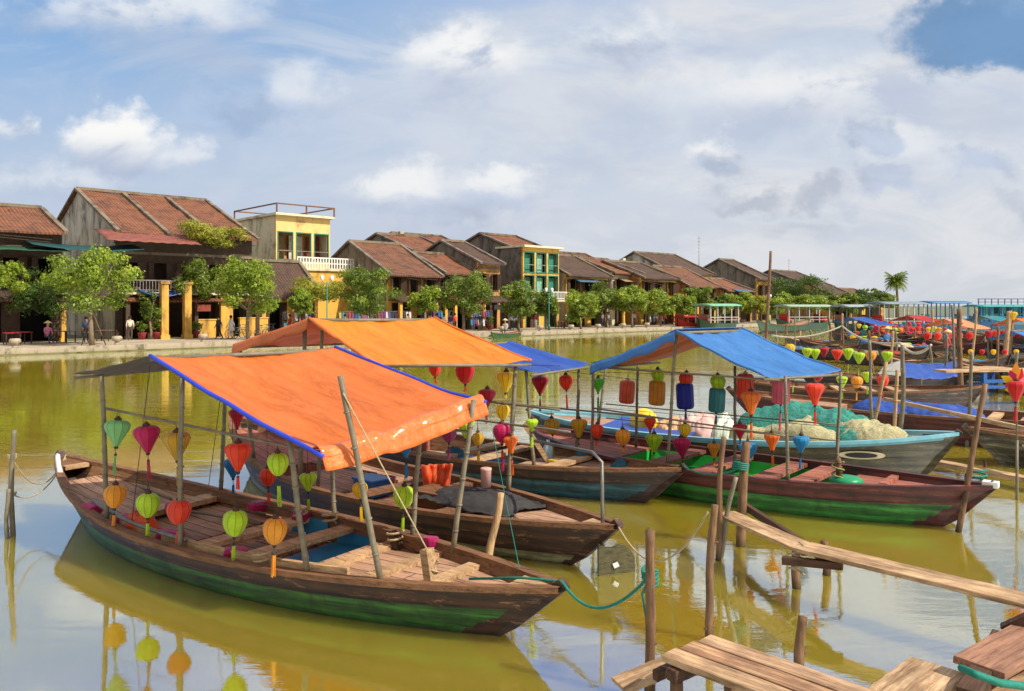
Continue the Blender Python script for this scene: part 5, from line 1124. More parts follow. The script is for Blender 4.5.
# ============ boats further right
def simple_boat(bow, stern, beam, label, hull, band, rim=None, zg=.42, deck=WDECK, decks=((.4, .92), (-.92, -.4)), group='wooden boats moored in the river', far=False, name='wooden_boat', rb=.14, rs=.2):
    b = Boat(bow, stern, beam, zg=zg, rise_b=rb, rise_s=rs, label=label, hull=hull, band=band, rim=rim, deck=deck, far=far, name=name, group=group, seams=not far)
    for a in decks: b.deckat('deck', deck, a[0], a[1], .08)
    for t in (-.15, .1, .3): b.beam(t, .2, .05, .04)
    return b
b6 = simple_boat((12.2, 14.4, 0), (5.3, 19.6, 0), 1.7, 'dark red boat with a crumpled blue tarp, behind the olive boat', HULLR, HULLR, zg=.55)
for i, (x, y, sx, lb) in enumerate(((893, 404, 1.6, 'crumpled deep blue tarp on the rear of the dark red boat'), (938, 412, 1.9, 'crumpled deep blue tarp on the fore part of the dark red boat'))):
    p = b6.loc(b6.at(x, y, .1)); crumple(b6.M @ Vector((p.x, .0, b6.zgx(0)-.1)), sx, 1.3, .36, T_BL2, 'crumpled_tarp', lb, 'tarp', b6.ang, 60+i, 'crumpled blue tarps', grain=5)
b7 = simple_boat((15.2, 11.9, 0), (8.1, 14.3, 0), 1.35, 'grey olive boat coming in from the right edge with a pale rope on its side', HULLG, OLIVEP, zg=.42, deck=HULLG)
rope([b7.wpt(-.8, -.55, .42), b7.wpt(-.35, -.75, .25), b7.wpt(-.2, -.75, .55), b7.wpt(.1, -.75, .5)], .022, ROPE, 'mooring_rope', 'pale rope looped along the side of the grey olive boat', .12)
b8 = simple_boat(px(984, 389, .55).xy.to_3d(), px(852, 398, .5).xy.to_3d()+Vector((-2, 3, 0)), 1.8, 'brown boat with tan deck behind the dark red boat', HULLB, HULLB, zg=.5)
b9 = simple_boat(px(965, 382, .5).xy.to_3d()+Vector((1, 1.5, 0)), px(800, 376, .5).xy.to_3d(), 1.9, 'weathered boat with flat blue tarpaulin roof in the middle distance', HULLD, HULLB, zg=.5)
q = MB(); a, c_, d_, e_ = (pY(902, 362, 26), pY(962, 360, 27), pY(962, 376, 24.5), pY(902, 377, 23.8))
q.grid(lambda i, j: b9.loc(a.lerp(c_, i/20).lerp(e_.lerp(d_, i/20), j/10)+Vector((0, 0, .06*mn.noise(Vector((i*.5, j*.5, 2)))-.08*math.sin(math.pi*i/20)))), 20, 10); q.build('canopy_cloth', T_BL2, b9.E, solid=.01)
q = MB(); q.add([b9.loc(v) for v in (pY(878, 374, 25), pY(902, 376, 24), pY(901, 360, 25.5), pY(884, 366, 26))], [(0, 1, 2, 3)]); q.build('side_cloth', m_tarp('white_tarp', lin(206, 200, 186), .5, .2), b9.E, solid=.01)
for x, y, Y in ((903, 363, 25.8), (961, 361, 26.8), (961, 377, 24.7), (903, 378, 24)):
    P0 = b9.loc(pY(x, y, Y)); q = MB(); q.tube([(P0.x, P0.y, .2), P0], .03, 6); q.build('pole', BAMBOO, b9.E)
def wp(b, t, v, z): return b.M @ Vector((t*b.L/2, v, z))
# middle distance row of lime and red lanterns on two cords
class Line:
    pass
def cordrow(pA, pB, items, where, group, Y0, Y1, cname, small=False):
    (xa, ya), (xb, yb) = pA, pB; a, b = pY(xa, ya, Y0), pY(xb, yb, Y1)
    E = []
    rope([a, b], .006 if Y0 < 30 else .012, BLACK, 'string', cname, 0, n=6, cat='cord')
    for k, (x, y, w, c, sh) in enumerate(sorted(items)):
        # depth where column x meets the cord in plan
        kx = (x-CX)/F; u = (kx*a.y-a.x)/((b.x-a.x)-kx*(b.y-a.y)); Y = a.y+(b.y-a.y)*u; p = pY(x, y, Y); cz = a.z+(b.z-a.z)*u
        wid = w/F*Y; lantern(p, wid, c, sh, max(.03, cz-p.z-wid*.4), wid*1.2, f'{c} {sh} lantern, {ORD[k+1]} from left {where}', group, small=small, seed=int(x*5+y))
cordrow((770, 344), (905, 352), [(790, 349, 10, 'yellow', 'round'), (807, 353, 10, 'lime', 'teardrop'), (815, 354, 10, 'lime', 'teardrop'), (824, 352, 9, 'crimson', 'teardrop'), (837, 355, 11, 'vermilion', 'teardrop'), (848, 354, 11, 'lime', 'teardrop'), (859, 358, 11, 'lime', 'teardrop'), (871, 356, 10, 'amber', 'round'), (887, 357, 11, 'lime', 'teardrop')], 'on the upper cord over the nets', 'middle distance lanterns', 22, 25, 'thin black upper cord carrying lime and red lanterns over the nets')
cordrow((780, 366), (905, 372), [(793, 377, 9, 'lime', 'teardrop'), (818, 376, 10, 'red', 'round'), (842, 382, 11, 'lime', 'teardrop'), (857, 382, 11, 'amber', 'round'), (867, 377, 10, 'lime', 'teardrop'), (883, 381, 11, 'vermilion', 'round')], 'on the lower cord over the nets', 'middle distance lanterns', 19, 21, 'thin black lower cord carrying lime and amber lanterns over the nets')

# loose gear lying in the two nearest boats
for i, (bt, x, y, v, L_, lb) in enumerate(((b1, 205, 520, .2, 1.7, 'long thin bamboo pole lying on the middle deck of the nearest boat'), (b1, 150, 500, .3, 1.2, 'short bamboo pole lying on the rear deck of the nearest boat'), (b2, 330, 478, .2, 1.9, 'bamboo pole lying along the deck of the second boat'), (b3, 500, 462, .2, 1.6, 'bamboo pole lying along the deck of the third boat'))):
    p = bt.loc(bt.at(x, y, v)); q = MB(); q.tube([(-L_/2, 0, 0), (0, .02, .015), (L_/2, 0, 0)], .018, 7); o = q.build('bamboo_pole', BAMBOO); t_ = 2*p.x/bt.L
    o.location = bt.M @ Vector((p.x, v, bt.zgx(t_)-.09)); o.rotation_euler = (0, 0, bt.ang+.15*(-1)**i); tag(o, lb, 'pole', 'loose poles in the near boats')
q = MB(); q.lathe([(.10, 0), (.13, .02), (.15, .2), (.16, .21), (.145, .21), (.12, .03), (.02, .03)], 18); o = q.build('bailing_bucket', m_plain('red_plastic', lin(170, 40, 36), .4, .15)); P_ = b2.loc(b2.at(385, 478, .3)); o.location = b2.M @ Vector((P_.x, .3, b2.zf+.02)); tag(o, 'red bailing bucket on the floor of the second boat', 'bucket')
# ------------------------------------------------------------ stakes, walkways and ropes
def stake(xb, yb, xt, yt, r, label, group='mooring stakes in the water', mt=None, knots=3, depthY=None, name='mooring_stake', top=True, bend=.02):
    a = px(xb, yb, 0) if depthY is None else pY(xb, yb, depthY); t = pY(xt, yt, a.y); q = MB(); n = 22; rr = random.Random(int(xb*7+yt)); P = []; Rr = []; r *= .86
    d = (t-a).normalized(); foot = a-d*.5
    for i in range(n+1):
        u = i/n; P.append(foot.lerp(t, u)+Vector((mn.noise(Vector((u*2.2, xb*.1, 0)))*bend*2.2, mn.noise(Vector((u*2.2, xb*.1, 5)))*bend, 0))); Rr.append(r*(1.12-.22*u)*(1+.12*mn.noise(Vector((u*7, xb, 3)))))
    q.tube(P, Rr, 12)
    for k in range(knots):
        u = rr.uniform(.35, .9); c = foot.lerp(t, u); dr = Vector((rr.choice((-1, 1)), -.5, 0)).normalized(); q.tube([c, c+dr*r*1.25+Vector((0, 0, r*.5))], [r*.5, r*.32], 6)
    o = settle(q.build(name, mt or WSTAKE)); return tag(o, label, 'stake', group)
stake(11, 536, 14, 430, .035, 'tall bamboo stake at the left edge with a rope tied round it', mt=BAMBOO)
stake(8, 538, 8, 489, .03, 'short bamboo stub against the tall stake at the left edge', mt=BAMBOO)
stake(650, 700, 650, 530, .042, 'bark covered stake wrapped with green rope at the front')
stake(708, 640, 715, 505, .038, 'straight dark stake behind the front dock corner')
stake(717, 560, 722, 437, .035, 'thin stake just behind the straight dark stake', knots=2)
stake(721, 560, 735, 477, .032, 'short leaning bamboo stake left of the walkway post', mt=BAMBOO, knots=0)
stake(740, 546, 746, 442, .062, 'thick dark post at the head of the plank walkway')
stake(800, 672, 802, 617, .045, 'short sawn post standing beside the front dock', knots=1)
stake(957, 532, 985, 384, .04, 'long leaning stake near the white tipped bow', mt=WSTAKE, knots=2)
stake(487, 560, 500, 493, .045, 'pale wooden post standing between the two nearest boats', mt=WPOST, knots=1, depthY=7.9)
stake(486, 500, 478, 464, .03, 'short leaning stick inside the second boat near its post', mt=WSTAKE, knots=0, depthY=8.6) if 0 else None
stake(560, 336, 568+0, 330, .03, 'x') if 0 else None
# tall posts to the right and in the middle distance
for (xb, yb, xt, yt, r, lb, mt) in ((766, 352, 771, 251, .10, 'tall leaning pole rising above the roofs', WSTAKE), (961, 402, 959, 309, .085, 'thick brown trunk post right of the orange canopied boats', WSTAKE), (1004, 372, 1009, 311, .10, 'grey weathered post near the right edge carrying a yellow lantern', WPOST), (954, 392, 952, 305, .05, 'thin pale pole just left of the thick brown trunk post', BAMBOO),
    (795, 352, 795, 317, .05, 'thin upright pole behind the right end of the large blue canopy', BAMBOO), (843, 352, 842, 324, .07, 'short pole holding the sagging net rope', WSTAKE), (931, 382, 930, 345, .05, 'thin pole left of the flat blue roof', BAMBOO), (921, 405, 921, 378, .035, 'short pole behind the dark red boat', BAMBOO), (1012, 620, 1014, 600, .03, None, None),
    (968, 446, 972, 352, .04, 'thin bamboo pole rising through the dark red boat', BAMBOO), (872, 448, 870, 340, .035, 'pale pole behind the olive boat, left one of two', BAMBOO), (901, 448, 903, 345, .05, 'pale pole behind the olive boat, right one of two', BAMBOO), (1018, 400, 1016, 352, .05, 'grey pole at the right edge behind the flower lantern', BAMBOO)):
    if lb: stake(xb, yb, xt, yt, r, lb, 'poles in the middle distance', mt, knots=2, bend=.03)
def plank(a, b, w, th, label, mt=None, group='walkway planks', name='plank', warp=0):
    a, b = Vector(a), Vector(b); c = (a+b)/2; L = (b-a).length; d = (b-a).normalized(); q = MB(); rr = random.Random(int(L*1000+w*77)); n = 14
    P = lambda i, sy, sz: ((-.5+i/n)*L, sy*w/2*(1+.03*rr.uniform(-1, 1)), sz*th/2+warp*math.sin(math.pi*i/n)+.004*mn.noise(Vector((i*.6, sy, L))))
    vs = []
    for i in range(n+1): vs += [P(i, -1, -1), P(i, 1, -1), P(i, 1, 1), P(i, -1, 1)]
    fs = []
    for i in range(n):
        k = 4*i
        for m_ in range(4): fs.append((k+m_, k+(m_+1) % 4, k+4+(m_+1) % 4, k+4+m_))
    fs += [(3, 2, 1, 0), (4*n, 4*n+1, 4*n+2, 4*n+3)]
    q.add(vs, fs); o = q.build(name, mt or WPLANK, bev=.006)
    o.location = c; o.rotation_euler = d.to_track_quat('X', 'Z').to_euler(); return tag(o, label, 'plank', group)
# plank walkway from the post to the right edge
plank(px(724, 513, .46), px(816, 553, .46), .27, .035, 'first walkway plank, starting at the thick dark post')
plank(px(804, 547, .50), px(1040, 604, .50), .30, .04, 'long walkway plank running out to the right edge')
plank(px(745, 506, .42), px(830, 562, .42), .06, .08, 'narrow beam under the first walkway plank', WDARK)
for x, y, lb in ((797, 588, 'front left leg of the walkway trestle'), (826, 575, 'rear right leg of the walkway trestle')):
    stake(x, y, x, y-42 if x < 810 else y-34, .05, lb, 'legs of the walkway trestle', WSTAKE, knots=0)
plank(px(782, 560, .40), px(843, 566, .42), .07, .07, 'dark cross beam of the walkway trestle with rope round it', WDARK)
a = px(797, 575, .2); rope([a+Vector((.07*math.cos(k*.9), .07*math.sin(k*.9), .02*k)) for k in range(16)], .010, ROPE, 'lashing', 'rope lashing round the front leg of the walkway trestle', n=2)
# floating log and further board right
plank(px(918, 459, .12), px(1040, 482, .16), .22, .08, 'long pale board lying low above the water at the right edge', WPALE)
for x, y, lb in ((968, 492, 'short dark leg under the low pale board'), (968+16, 478, 'thin dark leg right under the low pale board')): stake(x, y, x, y-18, .06 if x < 970 else .03, lb, 'legs of the low board', WDARK, knots=0)
# front dock
zA = .5; dA, dB = px(661, 657, zA), px(711, 638, zA); dd = (px(853, 687, zA)-dB).normalized(); wdir = (dB-dA)
for k, (u, ln, lb) in enumerate(((.14, 2.2, 'front dock board along the near side'), (.50, 2.25, 'front dock board in the middle with reddish wear'), (.86, 2.15, 'front dock board along the far side'))):
    a = dA+wdir*u; q = plank(a, a+dd*ln, wdir.length/3-.006, .045, lb, m_wood('dock_wood_%d' % k, lin((180, 164, 184)[k], (146, 124, 148)[k], (112, 94, 116)[k]), lin(84, 60, 44), 0, wear=.9, light=lin(222, 188, 144)), 'boards of the front dock', 'dock_board')
plank(dA+wdir*-.1+dd*.12-Vector((0, 0, .07)), dA+wdir*1.08+dd*.12-Vector((0, 0, .07)), .08, .08, 'dark cross beam under the front dock boards', WDARK, 'beams of the front dock')
plank(dB+dd*.02-Vector((0, 0, .08)), dB+dd*2.1-Vector((0, 0, .08)), .05, .07, 'long dark beam under the far side of the front dock', WDARK, 'beams of the front dock')
for i, (p, lb) in enumerate(((dA+dd*.12, 'near left leg of the front dock'), (dB+dd*.15, 'far left leg of the front dock'), (dB+dd*1.3, 'far right leg of the front dock'))):
    q = MB(); q.tube([p+Vector((0, .0, -1.0)), p+Vector((.01, .01, -.5)), p-Vector((0, 0, .115))], [.045, .05, .042], 10); tag(settle(q.build('dock_post', WSTAKE)), lb, 'post', 'legs of the front dock')
plank(px(619, 686, .22), px(672, 664, .30), .22, .03, 'small low board left of the front dock', WPLANK)
plank(px(655, 676, .34), px(688, 660, .36), .05, .07, 'short dark batten between the low board and the front dock', WDARK)
# boards in the lower right corner
plank(px(893, 705, .5), px(938, 668, .5), .34, .045, 'wide pale board at the bottom right, left one of the corner', WPLANK, 'corner boards')
plank(px(968, 700, .56), px(1003, 640, .60), .12, .12, 'square dark beam end with green rope over it', WDARK, 'corner boards')
plank(px(978, 668, .62), px(1060, 622, .66), .30, .05, 'upper reddish board in the bottom right corner', m_wood('red_brown_board', lin(158, 116, 92), lin(92, 62, 48), 0), 'corner boards')
plank(px(975, 700, .5), px(1060, 676, .5), .26, .045, 'lowest pale board in the bottom right corner', WPLANK, 'corner boards')
plank(px(1005, 632, .6), px(1040, 616, .75), .08, .10, 'black end of a beam poking in at the right edge', WDARK, 'corner boards')
rope([px(961, 668, .72), px(975, 674, .75), px(1000, 683, .7), px(1040, 688, .62)], .022, GROPE, 'green_rope', 'thick green rope lying over the corner boards', .0, loops=None)
# ropes
p650 = px(650, 690, 0); s1 = Vector((p650.x, p650.y, H-(576-HY)/F*p650.y))
q = MB()
for k in range(5): q.tube([s1+Vector((.055*math.cos(a), .055*math.sin(a), (k-2)*.022+.015*math.sin(a*2+k))) for a in [j*math.pi/6 for j in range(13)]], .011, 6)
bowr = b1.wpt(.90, -.02, b1.zgx(.9)+.02); P = [b1.wpt(.78, -.1, b1.zgx(.78)-.02), bowr+Vector((0, 0, .01)), b1.wpt(1.0, -.02, b1.zgx(1)+.05)]
n = 14; e = P[-1]
P += [e.lerp(s1, i/n)-Vector((0, 0, .26*4*(i/n)*(1-i/n)*(1-.3*i/n))) for i in range(1, n+1)]
q.tube(P, .012, 6); q.tube([s1, s1+Vector((-.06, -.03, -.12)), s1+Vector((-.03, -.02, -.30))], .009, 6)
tag(settle(q.build('green_rope', GROPE)), 'green mooring rope from the nearest bow knotted round the front stake', 'rope')
w = px(12, 531, 0); sA = Vector((w.x, w.y, H-(458-HY)/F*w.y)); sB = sA-Vector((0, 0, .45)); st = b1.wpt(-.96, 0, b1.zgx(-.96)+.05)
rope([st, sA], .008, ROPE, 'mooring_rope', 'thin rope sagging from the stern of the nearest boat, upper strand', .36, loops=[(sA, .045, 3)])
rope([st+Vector((0, 0, -.04)), sB], .008, ROPE, 'mooring_rope', 'thin rope sagging from the stern of the nearest boat, lower strand', .22, loops=[(sB, .045, 2)])
e = b2.wpt(.99, 0, b2.zgx(.99)+.05); pp_ = px(708, 640, 0); tt = Vector((pp_.x, pp_.y, H-(512-HY)/F*pp_.y))
rope([e, tt], .009, ROPE, 'mooring_rope', 'pale rope sagging from the second bow to the straight dark stake', .42)
pt = b1.at(343, 393, -.80); pb = b1.wpt(.70, -.2, b1.zgx(.7)+.12)
rope([pt, pb], .007, ROPE, 'stay_rope', 'taut pale rope from the canopy pole down to the bow post of the nearest boat', .0)
rope([pb+Vector((.045*math.cos(k*.8), .045*math.sin(k*.8), -.012*k)) for k in range(12)]+[pb+Vector((.1, 0, -.2))], .008, ROPE, 'rope_coil', 'pale rope wound round the bow post of the nearest boat', n=2)
rope([b2.at(487, 400, .8), b1.wpt(.86, .2, b1.zgx(.86)+.03)], .004, GROPE, 'stay_rope', 'thin green line dropping from the rail to the nearest bow', .03)
e3 = b3.wpt(.99, 0, b3.zgx(.99)+.04); pm = px(740, 546, 0); tm = Vector((pm.x, pm.y, H-(468-HY)/F*pm.y))
rope([e3, tm], .010, GROPE, 'green_rope', 'green rope from the bow of the third boat to the thick dark post', .10, loops=[(tm, .085, 4)])
e4 = b4.wpt(.95, .1, b4.zgx(.95)+.04)
rope([e4+Vector((.10*math.cos(k*.7), .06*math.sin(k*.7), .008*k)) for k in range(18)], .012, GROPE, 'rope_coil', 'green rope coil at the white tipped bow', n=2)
rope([b4.at(838, 462, -.3)+Vector((.08*math.cos(k*.7), .06*math.sin(k*.7), -.012*k)) for k in range(18)], .012, m_plain('olive_rope', lin(140, 140, 90), .9, .3, 30), 'rope_coil', 'olive rope wound round the foredeck post of the red brown boat', n=2)
# hanging board with notch at the second bow
c = px(603, 558, .0).y; Yp = b2.at(603, 520, 0).y-.05
q = MB(); out = [(598, 549), (604, 553), (612, 553), (619, 550), (627, 552), (634, 562), (635, 592), (618, 587), (598, 580)]
vs = [pY(x, y-6, Yp+.12*(x-598)/37) for x, y in out]; n = len(vs); q.add(vs, [tuple(range(n))]); o = settle(q.build('rudder_board', m_wood('old_board', lin(84, 78, 52), lin(44, 38, 28), 0), solid=.03)); tag(o, 'dark notched board hanging at the bow pipe of the second boat', 'board')
q = MB(); cc = pY(616, 565, Yp+.02); q.obox(cc-Vector((.026, .0, .012)), cc+Vector((.026, .0, .012)), .012, .05, Vector((0, -1, 0)).cross(Vector((.4, 0, .9))) if 0 else Vector((-.3, 0, 1))); p_ = q.build('paper_patch', WHITE); p_.parent = o; p_.matrix_parent_inverse = Matrix.Translation(o.location).inverted()

# ------------------------------------------------------------ middle distance, right
def tblfr(p, L, wd, h, mt, rz, label, cat, name, top=WPALE):
    E = empty(name, p, rz, label, cat); q = MB()
    for sx in (-1, 1):
        for sy in (-1, 1): q = MB(); q.box(sx*L/2-.06, sx*L/2+.06, sy*wd/2-.06, sy*wd/2+.06, -p.z-.3, h); q.build('leg', mt, E)
    for z in (h-.35, h*.3):
        for sy in (-1, 1): q = MB(); q.box(-L/2+.06, L/2-.06, sy*wd/2-.04, sy*wd/2+.04, z, z+.1); q.build('crossbar', mt, E)
    q = MB(); q.box(-L/2-.15, L/2+.15, -wd/2-.1, wd/2+.1, h, h+.08); q.build('deck', top, E)
p = px(988, 394, 0); tblfr(Vector((p.x, p.y, 0)), 1.1, .9, .75, m_plain('blue_frame', lin(36, 84, 150), .5, .3), .2, 'small blue framed landing table standing in the water right of the trunk post', 'landing stage', 'landing_stage')
plank(px(940, 371, 1.0), px(1060, 369, 1.0), .5, .06, 'grey board reaching across to the right edge behind the blue frame', WPALE)
plank(px(885, 399, .8), px(1050, 434, .85), .08, .07, 'long thin beam slanting down to the right edge over the dark red boat', WPALE)
# flower shaped lantern and yellow lantern
Yf = 11.5
lantern(pY(1016, 391, Yf), 19/F*Yf, 'red', 'teardrop', .05, .3, 'red teardrop lantern with yellow petals at the right edge', 'lanterns at the right edge')
for k, (dx, dy, c) in enumerate(((-9, 2, 'yellow'), (9, 2, 'yellow'), (-5, -18, 'magenta'), (5, -20, 'red'), (0, -26, 'amber'), (-12, -12, 'yellow'), (11, -12, 'pink'))):
    q = MB(); a = pY(1016, 388 if k < 2 else 384, Yf); b = pY(1016+dx*1.25, 388+dy, Yf+.02); side = Vector((b.z-a.z, 0, -(b.x-a.x))).normalized()*.055; m_ = a.lerp(b, .6)
    q.add([a, m_+side+Vector((0, -.02, 0)), b, m_-side+Vector((0, .02, 0))], [(0, 1, 2, 3)]); tag(settle(q.build('lantern_petal', SILK[c], solid=.01)), ('left lower yellow', 'right lower yellow', 'left magenta', 'upright red', 'topmost amber', 'left upper yellow', 'right pink')[k]+' petal of the flower lantern at the right edge', 'paper petal', 'petals of the flower lantern')
Yg = px(1004, 372, 0).y; lantern(pY(1013, 316, Yg), 8/F*Yg, 'yellow', 'teardrop', .3, .4, 'yellow teardrop lantern on the grey weathered post near the right edge', 'lanterns at the right edge')
a = pY(1016, 384, Yf); q = MB(); q.tube([pY(1017, 440, Yf), pY(1016, 386, Yf)], .012, 6); q.tube([pY(1017, 440, Yf), Vector((pY(1017, 440, Yf).x, Yf, -.3))], .02, 6); tag(settle(q.build('lantern_stick', BAMBOO)), 'thin stick under the flower lantern at the right edge', 'stick')
# sagging net rope
pts = [px(771, 352, 0)+Vector((0, 0, 1.0)), pY(842, 326, px(843, 352, 0).y), pY(900, 343, 32), pY(931, 345, px(931, 382, 0).y)]
m_rp = m_plain('pale_net_rope', lin(186, 176, 156), .9, .3, 12)
for i in range(3): rope([pts[i], pts[i+1]], .05, m_rp, 'net_rope', ('left', 'middle', 'right')[i]+' length of the thick pale rope slung between the poles', .35, cat='rope', group='thick pale slung ropes')
# moored boats in the middle and far distance; Y by the water line
def mboat(xl, xr, yw, label, hull, band, beam=1.8, zg=.5, skew=.35, canopy=None, flip=False, top=None, rim=None):
    a, b = px(xl, yw, .3), px(xr, yw+(xr-xl)*.03, .3); a.z = b.z = 0; a.y += (b-a).length*skew; 
    kx = (xl-CX)/F; a.x = kx*a.y
    B = simple_boat(b if not flip else a, a if not flip else b, beam, label, hull, band, rim=rim, zg=zg, far=True, rb=.35, rs=.3, group='boats moored in the middle distance')
    if canopy:
        m1, hgt = canopy; L = B.L
        A_ = B.wpt(-.25, -B.B, hgt); B_ = B.wpt(-.25, B.B, hgt); D_ = B.wpt(.55, -B.B*1.1, hgt-.55); C_ = B.wpt(.55, B.B*1.1, hgt-.55); E_ = B.wpt(-.75, -B.B*1.05, hgt-.4); F_ = B.wpt(-.75, B.B*1.05, hgt-.4)
        B.canopy(A_, B_, C_, D_, E_, F_, m1, m1, None, None, seed=int(xl), sag=.08)
        for t, v, z in ((-.25, -1, hgt), (-.25, 1, hgt), (.55, -1, hgt-.55), (.55, 1, hgt-.55), (-.75, -1, hgt-.4), (-.75, 1, hgt-.4)):
            q = MB(); q.tube([(t*L/2, v*B.B*.9, .2), (t*L/2, v*B.B, z-.02)], .03, 6); q.build('pole', BAMBOO, B.E)
    return B
MB_ = []
specs = [(760, 860, 352, 'dark boat moored left of the slung rope', HULLD, HULLD, None), (840, 930, 358, 'long brown boat under the slung rope', HULLB, HULLB, None),
 (870, 960, 350, 'brown boat with pale rim between the slung rope and the trunk post', HULLB, HULLG, None), (925, 1000, 347, 'red boat with pale orange canopy left of the grey weathered post', HULLR, HULLR, (m_tarp('pale_orange_tarp', lin(236, 160, 110), .5, .25), 2.0)),
 (990, 1075, 350, 'boat with wide orange canopy cut by the right edge', HULLD, HULLD, (T_OR, 2.1)), (985, 1080, 362, 'boat with light blue canopy cut by the right edge', HULLD, TEALP, (T_BL, 1.7)),
 (785, 860, 344, 'small grey boat far behind the blue canopy', HULLG, HULLG, None), (830, 905, 338, 'boat with blue canopy among the crowded lanterns', HULLR, HULLB, (T_BL2, 1.9)), (890, 960, 337, 'boat with red canopy among the crowded lanterns', HULLR, HULLR, (m_tarp('red_tarp', lin(196, 50, 40), .5, .2), 2.0)),
 (935, 1010, 366, 'dark boat full of gear behind the flat blue roof', HULLD, HULLD, None), (845, 925, 343, 'brown boat below the crowded lanterns', HULLB, HULLB, None), (960, 1040, 338, 'boat with teal canopy far right under the blue cruiser', HULLB, HULLB, (m_tarp('teal_tarp', lin(60, 140, 150), .5, .2), 2.0)),
 (1000, 1090, 384, 'brown boat cut by the right edge behind the flower lantern', HULLB, OLIVEP, None)]
for sp in specs: MB_.append(mboat(*sp[:6], canopy=sp[6]))
# crowded lanterns over the far boats
r = random.Random(12); names = ['first', 'second', 'third', 'fourth', 'fifth']; tiers = ('topmost', 'second', 'third', 'fourth', 'lowest')
for k, (y0, x0, x1, Y) in enumerate(((322, 868, 960, 70), (326, 856, 968, 64), (331, 846, 972, 58), (336, 850, 950, 52), (341, 862, 955, 47))):
    n = 20; a, b = pY(x0, y0-4, Y), pY(x1, y0-3, Y*1.1); rope([a, b], .02, BLACK, 'string', tiers[k]+' black string of the crowded far lanterns', .2, n=8, cat='cord')
    for i in range(n):
        u = (i+.5)/n; c = r.choice(('red', 'red', 'yellow', 'amber', 'lime', 'vermilion', 'blue', 'magenta', 'teal', 'crimson')); p = a.lerp(b, u)-Vector((0, 0, .2*4*u*(1-u)+r.uniform(.3, .5)))
        lantern(p, r.uniform(.32, .46), c, r.choice(('round', 'teardrop')), .1, 0, f'small {c} lantern, {ORD[i+1]} from left on the {tiers[k]} crowded far string', 'crowded far lanterns', small=True, seed=i+k*40)
for (xl, xr, y, Y, cn, wh) in ((922, 975, 336, 44, 'red', 'under the pale orange canopy'), (985, 1022, 334, 44, 'crimson', 'under the wide orange canopy at the right edge'), (965, 1022, 352, 33, 'yellow', 'along the light blue canopy at the right edge')):
    for i in range(5):
        x = xl+(xr-xl)*(i+.5)/5; lantern(pY(x, y, Y), 7/F*Y*(1 if Y > 40 else .7), cn if i % 2 == 0 else ('vermilion' if cn != 'yellow' else 'red'), 'round', .1, 0, f'{ORD[i+1]} small round lantern from left {wh}', 'small lanterns at the right', small=True)
# tour boats
def tour_boat(x0, x1, yw, Y, label, hullc, roofc, postc, htop=2.6, decks=1, off=0, name='tour_boat', rz=None, cabin=None):
    a, b = pY(x0, yw, Y), pY(x1, yw, Y); L = abs(b.x-a.x); ang = BANG*.0 if rz is None else rz; L /= max(.3, math.cos(ang)); c = (a+b)/2; E = empty(name, (c.x, Y, 0), ang, label, 'tour boat', 'tour boats'); w = 1.5
    q = MB(); n = 24; vs = []
    for i in range(n+1):
        t = -1+2*i/n; hw = w*(1-abs(t)**4)+.08; z = .75+.5*abs(t)**4
        vs += [(t*L/2*.94, -hw*.7, -.2), (t*L/2, -hw, z), (t*L/2, hw, z), (t*L/2*.94, hw*.7, -.2)]
    q.add(vs, [(4*i+k, 4*i+4+k, 4*i+4+(k+1) % 4, 4*i+(k+1) % 4) for i in range(n) for k in range(4)]); q.build('hull', hullc, E)
    for d in range(decks):
        zb = .8+d*2.1; zt = zb+(htop-.8 if decks == 1 else 2.0)
        np_ = max(4, int(L/1.6))
        for i in range(np_+1):
            x = -L*.38+L*.76*i/np_
            for sy in (-1, 1): q = MB(); q.box(x-.05, x+.05, sy*w*.8-.05, sy*w*.8+.05, zb, zt); q.build('post', postc, E)
        q = MB(); n = 10; q.grid(lambda i, j: (-L*.43+L*.86*i/n, -w+2*w*j/6, zt+.18*math.sin(math.pi*j/6)+.02), n, 6); q.build('roof', roofc, E, solid=.12)
        for sy in (-1, 1):
            q = MB(); q.box(-L*.38, L*.38, sy*w*.8-.03, sy*w*.8+.03, zb+.6, zb+.68); q.box(-L*.38, L*.38, sy*w*.8-.02, sy*w*.8+.02, zb+.3, zb+.36); q.build('railing', postc, E)
        for i in range(np_//2): q = MB(); x = -L*.33+L*.66*i/max(1, np_//2-1); q.box(x-.3, x+.3, -.8, .8, zb+.05, zb+.5); q.box(x-.3, x-.22, -.8, .8, zb+.5, zb+.95); q.build('bench', cabin or WDECKR, E)
    if decks > 1:
        q = MB(); q.box(-L*.40, -L*.12, -w*.8, w*.8, .78, 2.7); q.build('cabin', cabin or roofc, E)
        for sy in (-1, 1): q = MB(); q.box(-L*.4, L*.4, sy*w*.9-.03, sy*w*.9+.03, zt+.75, zt+.83); [q.box(-L*.4+L*.8*i/12, -L*.4+L*.8*i/12+.06, sy*w*.9-.03, sy*w*.9+.03, zt+.1, zt+.75) for i in range(13)]; q.build('top_railing', postc, E)
    return E
GRP = m_plain('green_boat_paint', lin(56, 82, 60), .5, .3, 3); WHP = m_plain('boat_white', lin(168, 170, 160), .5, .2, 4); REDP = m_plain('boat_red', lin(186, 40, 34), .5, .3, 3); BLP = m_plain('boat_blue', lin(60, 110, 150), .5, .3, 3); MINT = m_plain('boat_mint', lin(120, 176, 140), .5, .25, 3); TEALB = m_plain('boat_teal', lin(40, 150, 150), .5, .3, 3)
tour_boat(696, 738, 330, 90, 'tour boat with pale mint roof and green hull left of the tall leaning pole', GRP, MINT, WHP, 2.7, rz=.5)
tour_boat(676, 702, 329, 93, 'low red boat beside the pale mint roofed tour boat', REDP, REDP, REDP, 1.3, rz=.5)
